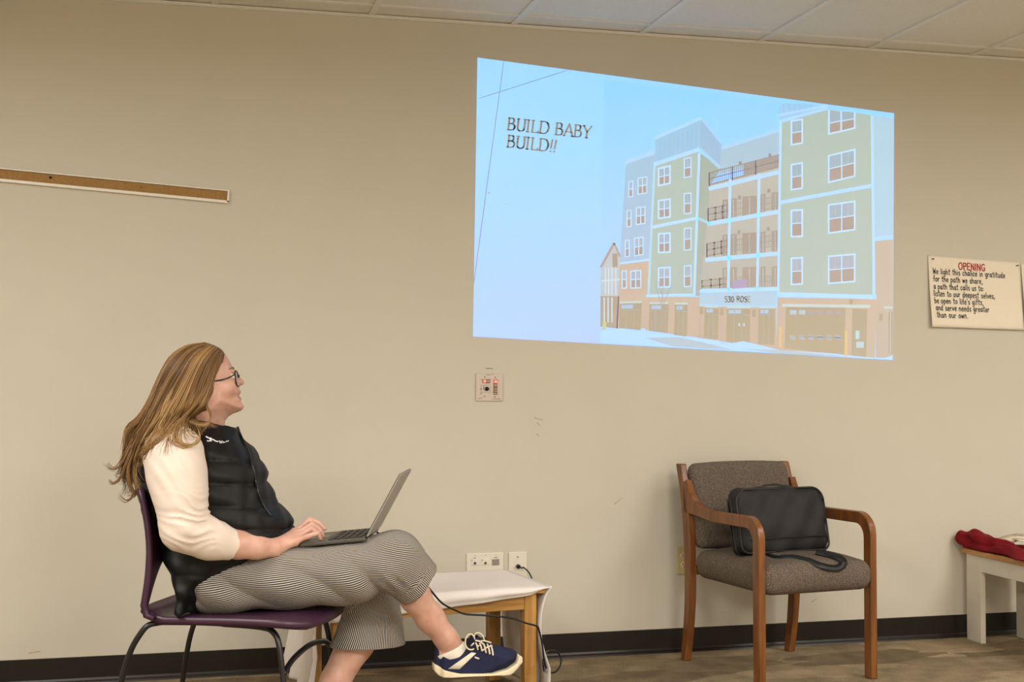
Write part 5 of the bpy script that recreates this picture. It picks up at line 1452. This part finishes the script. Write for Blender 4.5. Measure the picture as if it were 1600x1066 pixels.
hf.warp(lambda X, Y, Z: .0035 * np.sin(150 * (X * .85 + Z * .5) + 12 * np.sin(14 * Z)))
hair = hf.build('hair', hair_m, person, PB, {'tone': lambda V: .16 + .08 * np.sin(V[:, 0] * 300 + V[:, 2] * 180)}, smooth_it=1)
GU = [
 [(318, 536), (290, 541), (264, 560), (246, 590), (232, 622), (216, 652), (200, 668), (193, 690), (190, 710), (180, 725), (168, 730)],
 [(320, 536), (293, 546), (268, 570), (250, 603), (236, 635), (222, 662), (207, 684), (197, 708), (193, 735), (186, 750), (173, 752)],
 [(324, 537), (298, 552), (276, 580), (258, 612), (244, 642), (229, 670), (214, 694), (204, 718), (198, 742), (203, 766), (187, 778)],
 [(328, 538), (304, 556), (284, 588), (268, 620), (254, 648), (240, 672), (226, 692), (213, 715), (206, 740), (210, 762), (214, 776)],
 [(334, 540), (312, 560), (295, 592), (281, 622), (268, 648), (254, 668), (240, 684), (228, 698), (219, 716), (212, 738), (213, 758)],
 [(340, 543), (322, 562), (308, 590), (298, 618), (288, 640), (276, 656), (263, 668), (250, 680), (240, 692), (230, 702), (222, 718)],
 [(345, 547), (333, 566), (322, 592), (314, 615), (304, 634), (292, 648), (280, 660), (272, 672), (274, 682), (284, 689), (300, 692)],
 [(348, 551), (342, 570), (334, 594), (328, 612), (320, 628), (308, 640), (299, 652), (296, 664), (300, 676), (308, 682), (311, 671)],
 [(350, 554), (347, 574), (343, 592), (336, 606), (328, 618), (322, 630), (320, 642), (324, 652), (328, 660), (325, 667), (316, 668)],
 [(351, 556), (350, 575), (347, 594), (344, 610), (339, 624), (336, 638), (334, 648), (332, 656), (329, 664), (326, 670), (322, 674)]]
fm = front_map([sh, ve])
rnd = random.Random(11)
hv, hfc, ht = [], [], []
def strand(pts, rad, tone0, tone1):
    P_ = [Vector(p) for p in pts]; n = len(P_); k5 = 5; base = len(hv)
    for i, p in enumerate(P_):
        t = (P_[min(i + 1, n - 1)] - P_[max(i - 1, 0)]).normalized(); a = t.cross(Vector((0, 1, 0)))
        a = a.normalized() if a.length > 1e-6 else Vector((1, 0, 0)); b = t.cross(a); f = i / (n - 1)
        rr = rad * (1.0 if f < .6 else max(.12, 1 - (f - .6) / .4 * .85)) * min(1, .4 + f * 6)
        for k in range(k5):
            q_ = p + (a * math.cos(2 * math.pi * k / k5) + b * math.sin(2 * math.pi * k / k5)) * rr
            hv.append(q_ - Vector(PB)); ht.append(tone0 + (tone1 - tone0) * f)
    for i in range(n - 1):
        for k in range(k5):
            hfc.append((base + i * k5 + k, base + i * k5 + (k + 1) % k5, base + (i + 1) * k5 + (k + 1) % k5, base + (i + 1) * k5 + k))
def guide(u):
    i = min(int(u), len(GU) - 2); t = u - i
    return [((1 - t) * a[0] + t * b[0], (1 - t) * a[1] + t * b[1]) for a, b in zip(GU[i], GU[i + 1])]
hwp = np.array(HW)
def sd1(x, z): return float(poly_sdf(hwp, np.array([[x]]), np.array([[z]]))[0, 0])
def lock(side, u, N_, amp, frq, ph_, lmin, tone, hook=0.0):
    """a lock of strands that wave together"""
    g0 = guide(u); L0 = rnd.uniform(lmin, 1.0); lift0 = rnd.uniform(-.002, .009); spread = rnd.uniform(1.2, 3.6); du = rnd.uniform(.12, .4)
    for _s in range(N_):
        g = guide(min(len(GU) - 1.001, max(0, u + rnd.uniform(-du, du)))); jx, jy = rnd.gauss(0, spread * .5), rnd.gauss(0, spread * .5); lift = lift0 + rnd.uniform(-.003, .003)
        sp = spline([(a, b, 0) for a, b in g], 3); sp = sp[:max(12, int(len(sp) * min(1, L0 + rnd.uniform(-.06, .03))))]
        n = len(sp); pts = []
        for k, p in enumerate(sp):
            f = k / (n - 1); w_ = amp * (f ** 1.1) * math.sin(ph_ + frq * k + rnd.uniform(-.12, .12))
            # pull the strands of a lock together, and out again at the tip
            gx, gy = g0[min(10, int(f * 10))]
            hx_, hy_ = hook * max(0, f - .8) ** 2 * 260, -hook * max(0, f - .86) ** 2 * 420
            px_, py_ = p.x + w_ + jx * (.5 + f) + hx_, p.y + w_ * .45 + jy * (0.3 + .5 * f) + hy_
            q0 = Wp(px_, py_, 0); d = sd1(q0[0], q0[2]); wd = float(hair_w(d, q0[2])) if d > 0 else 0
            yo = side * (wd + lift + .006 * f * math.sin(ph_ * 1.7 + frq * .8 * k))
            if side < 0:
                fy = fm(q0[0], q0[2])
                if fy < 50 and YP + yo > fy - .004 and f > .3: yo = fy - .005 + lift * .5 - YP
            pts.append(np.array((q0[0], YP + yo, q0[2])))
        ys = np.array([p[1] for p in pts])
        for _ in range(3):
            av = .25 * ys[:-2] + .5 * ys[1:-1] + .25 * ys[2:]
            ys[1:-1] = np.minimum(ys[1:-1], av) if side < 0 else av
        for p, y in zip(pts, ys): p[1] = y
        t0 = tone + rnd.uniform(-.14, .14); t1 = t0 + (rnd.uniform(.12, .42) if u > 2.2 else rnd.uniform(-.2, .14))
        strand(pts, rnd.uniform(.0008, .0019), max(0, t0), min(1, max(0, t1)))
for i in range(64):
    u = (i + rnd.random()) / 64 * (len(GU) - 1.01)
    lock(-1, u, 11, rnd.uniform(1.5, 6.0), rnd.uniform(.28, .5), rnd.uniform(0, 6.28), .74, rnd.choice((.10, .22, .34, .46, .58)), rnd.choice((0, 0, .5, 1, -.6)))
for i in range(26):
    u = rnd.uniform(0, len(GU) - 1.01); lock(1, u, 7, rnd.uniform(1, 4), rnd.uniform(.3, .5), rnd.uniform(0, 6.28), .7, rnd.uniform(.2, .6))
# loose curled tips at the back and the lock hooking round over the shoulder
for pts_, dy in (([(236, 640), (222, 668), (206, 694), (196, 712), (188, 726), (176, 733), (167, 724)], -.03), ([(232, 655), (216, 684), (204, 708), (196, 728), (188, 746), (178, 754), (172, 749)], -.04), ([(226, 672), (212, 700), (202, 726), (203, 750), (210, 768), (200, 780), (188, 772)], -.05), ([(222, 684), (208, 712), (206, 738), (214, 758), (212, 772), (200, 776)], -.02),
                 ([(322, 600), (306, 628), (288, 648), (277, 664), (275, 678), (283, 688), (298, 690), (309, 682), (307, 668)], -.24), ([(318, 606), (300, 634), (284, 654), (273, 668), (272, 682), (284, 692), (301, 689), (308, 675)], -.245), ([(330, 612), (322, 632), (328, 648), (324, 660), (310, 662), (296, 656)], -.12)):
    for _s in range(9):
        jx, jy = rnd.gauss(0, 1.6), rnd.gauss(0, 1.6)
        P_ = spline([(a + jx * (.4 + .1 * k), b + jy, 0) for k, (a, b) in enumerate(pts_)], 5); out = []
        for k, p in enumerate(P_):
            f = k / (len(P_) - 1); q0 = Wp(p.x, p.y, 0); fy = fm(q0[0], q0[2]); y = YP + dy * min(1, .55 + f)
            if fy < 50: y = min(y, fy - .005)
            out.append((q0[0], y + rnd.uniform(-.0005, .0005), q0[2]))
        strand(out, rnd.uniform(.001, .0019), rnd.uniform(.3, .5), rnd.uniform(.5, .95) if pts_[0][0] > 300 else rnd.uniform(.15, .4))
me = bpy.data.meshes.new('hair_strands'); me.from_pydata(hv, [], hfc)
at = me.attributes.new('tone', 'FLOAT', 'POINT'); at.data.foreach_set('value', np.array(ht, np.float32))
link('strands', me, hair_m, hair, smooth=True)

# ---------------------------------------------------------------- laptop on her lap
alu = mat('dark_grey_aluminium', (80, 76, 70), .4, metal=.2, var=.02)
lid_m = mat('grey_lid', (150, 144, 134), .45, metal=.15, var=.02)
key_m = mat('black_keys', (30, 29, 28), .5)
A_, B_ = Vector(Wp(467.5, 849.5, -.165)), Vector(Wp(571, 840, -.215))
C_ = Vector(Wp(586, 825, .085))
e1 = (B_ - A_); DPT = e1.length; e1.normalize()
e2 = C_ - B_; e2 -= e1 * e2.dot(e1); WID = .31; e2.normalize(); e3 = e1.cross(e2).normalized()
if e3.z < 0: e3 = -e3
lap = thing('laptop', 'open dark grey laptop resting on the seated woman\'s lap', 'laptop', A_)
Rl = Matrix((e1, e2, e3)).transposed()
def lp(u, v, w): return Rl @ Vector((u, v, w))
TB = .011
MB().box(lp(DPT / 2, WID / 2, -TB / 2), (DPT, WID, TB), Rl).build('base', alu, lap, bevel=.003)
base_o = lap.children[0]
kbm = MB()
for r_ in range(5):
    for k in range(14):
        u0 = DPT * .42 + r_ * .0205; v0 = .020 + k * .0194
        if r_ == 0 and 3 <= k <= 7:
            if k == 3: kbm.box(lp(u0 + .0085, .020 + 5 * .0194 + .008, .0012), (.016, .092, .0024), Rl)
            continue
        kbm.box(lp(u0 + .0085, v0 + .008, .0012), (.016, .0160, .0024), Rl)
kbm.build('keyboard', key_m, base_o)
MB().box(lp(DPT * .20, WID / 2, .0004), (DPT * .30, .105, .001), Rl).build('trackpad', mat('trackpad', (104, 99, 92), .35), base_o)
T_ = Vector(Wp(625, 741.5, -.215)) - B_
T_ -= e2 * T_.dot(e2); LH = T_.length; t3 = T_.normalized(); n3 = e2.cross(t3).normalized()     # n3: towards the far side of the lid
if n3.dot(e1) < 0: n3 = -n3
Rq = Matrix((n3, e2, t3)).transposed()
o0 = lp(DPT, 0, 0)
lid = MB().box(o0 + Rq @ Vector((.003, WID / 2, LH / 2 + .004)), (.006, WID, LH), Rq).build('lid', lid_m, lap, bevel=.0025)
bz = MB().box(o0 + Rq @ Vector((-.0005, WID / 2, LH / 2 + .004)), (.0016, WID - .002, LH - .002), Rq).build('bezel', black_pl, lid, bevel=.0006)
scr = bpy.data.materials.new('screen'); scr.use_nodes = True; _sb = scr.node_tree.nodes['Principled BSDF']
_sb.inputs['Base Color'].default_value = (.02, .02, .02, 1); _sb.inputs['Emission Color'].default_value = lin((190, 210, 225)) + (1,); _sb.inputs['Emission Strength'].default_value = .5; _sb.inputs['Roughness'].default_value = .2
MB().box(o0 + Rq @ Vector((-.0016, WID / 2, LH / 2 + .010)), (.0008, WID - .02, LH - .03), Rq).build('screen', scr, lid)
MB().tube([o0 + e2 * .03, o0 + e2 * (WID - .03)], .006, 12).build('hinge', black_pl, lap, smooth=True)

# charging cable: out of the far side of the laptop, down behind the knee, along the table front and onto the carpet
k0 = A_ + lp(DPT * .80, WID + .001, -TB / 2)
c0 = [k0, k0 + e2 * .02, k0 + e2 * .05 + e1 * .03 + Vector((0, 0, -.015)), W(628, 866, -.97), W(642, 892, -.98)]
cb_ = MB().tube(spline(c0 + c1, 8), .0034, 8, up=(0, 0, 1)).build('charging_cable', cable_m, smooth=True)
tag(cb_, 'thin black laptop charging cable crossing the table front and looping on the carpet', 'cable')
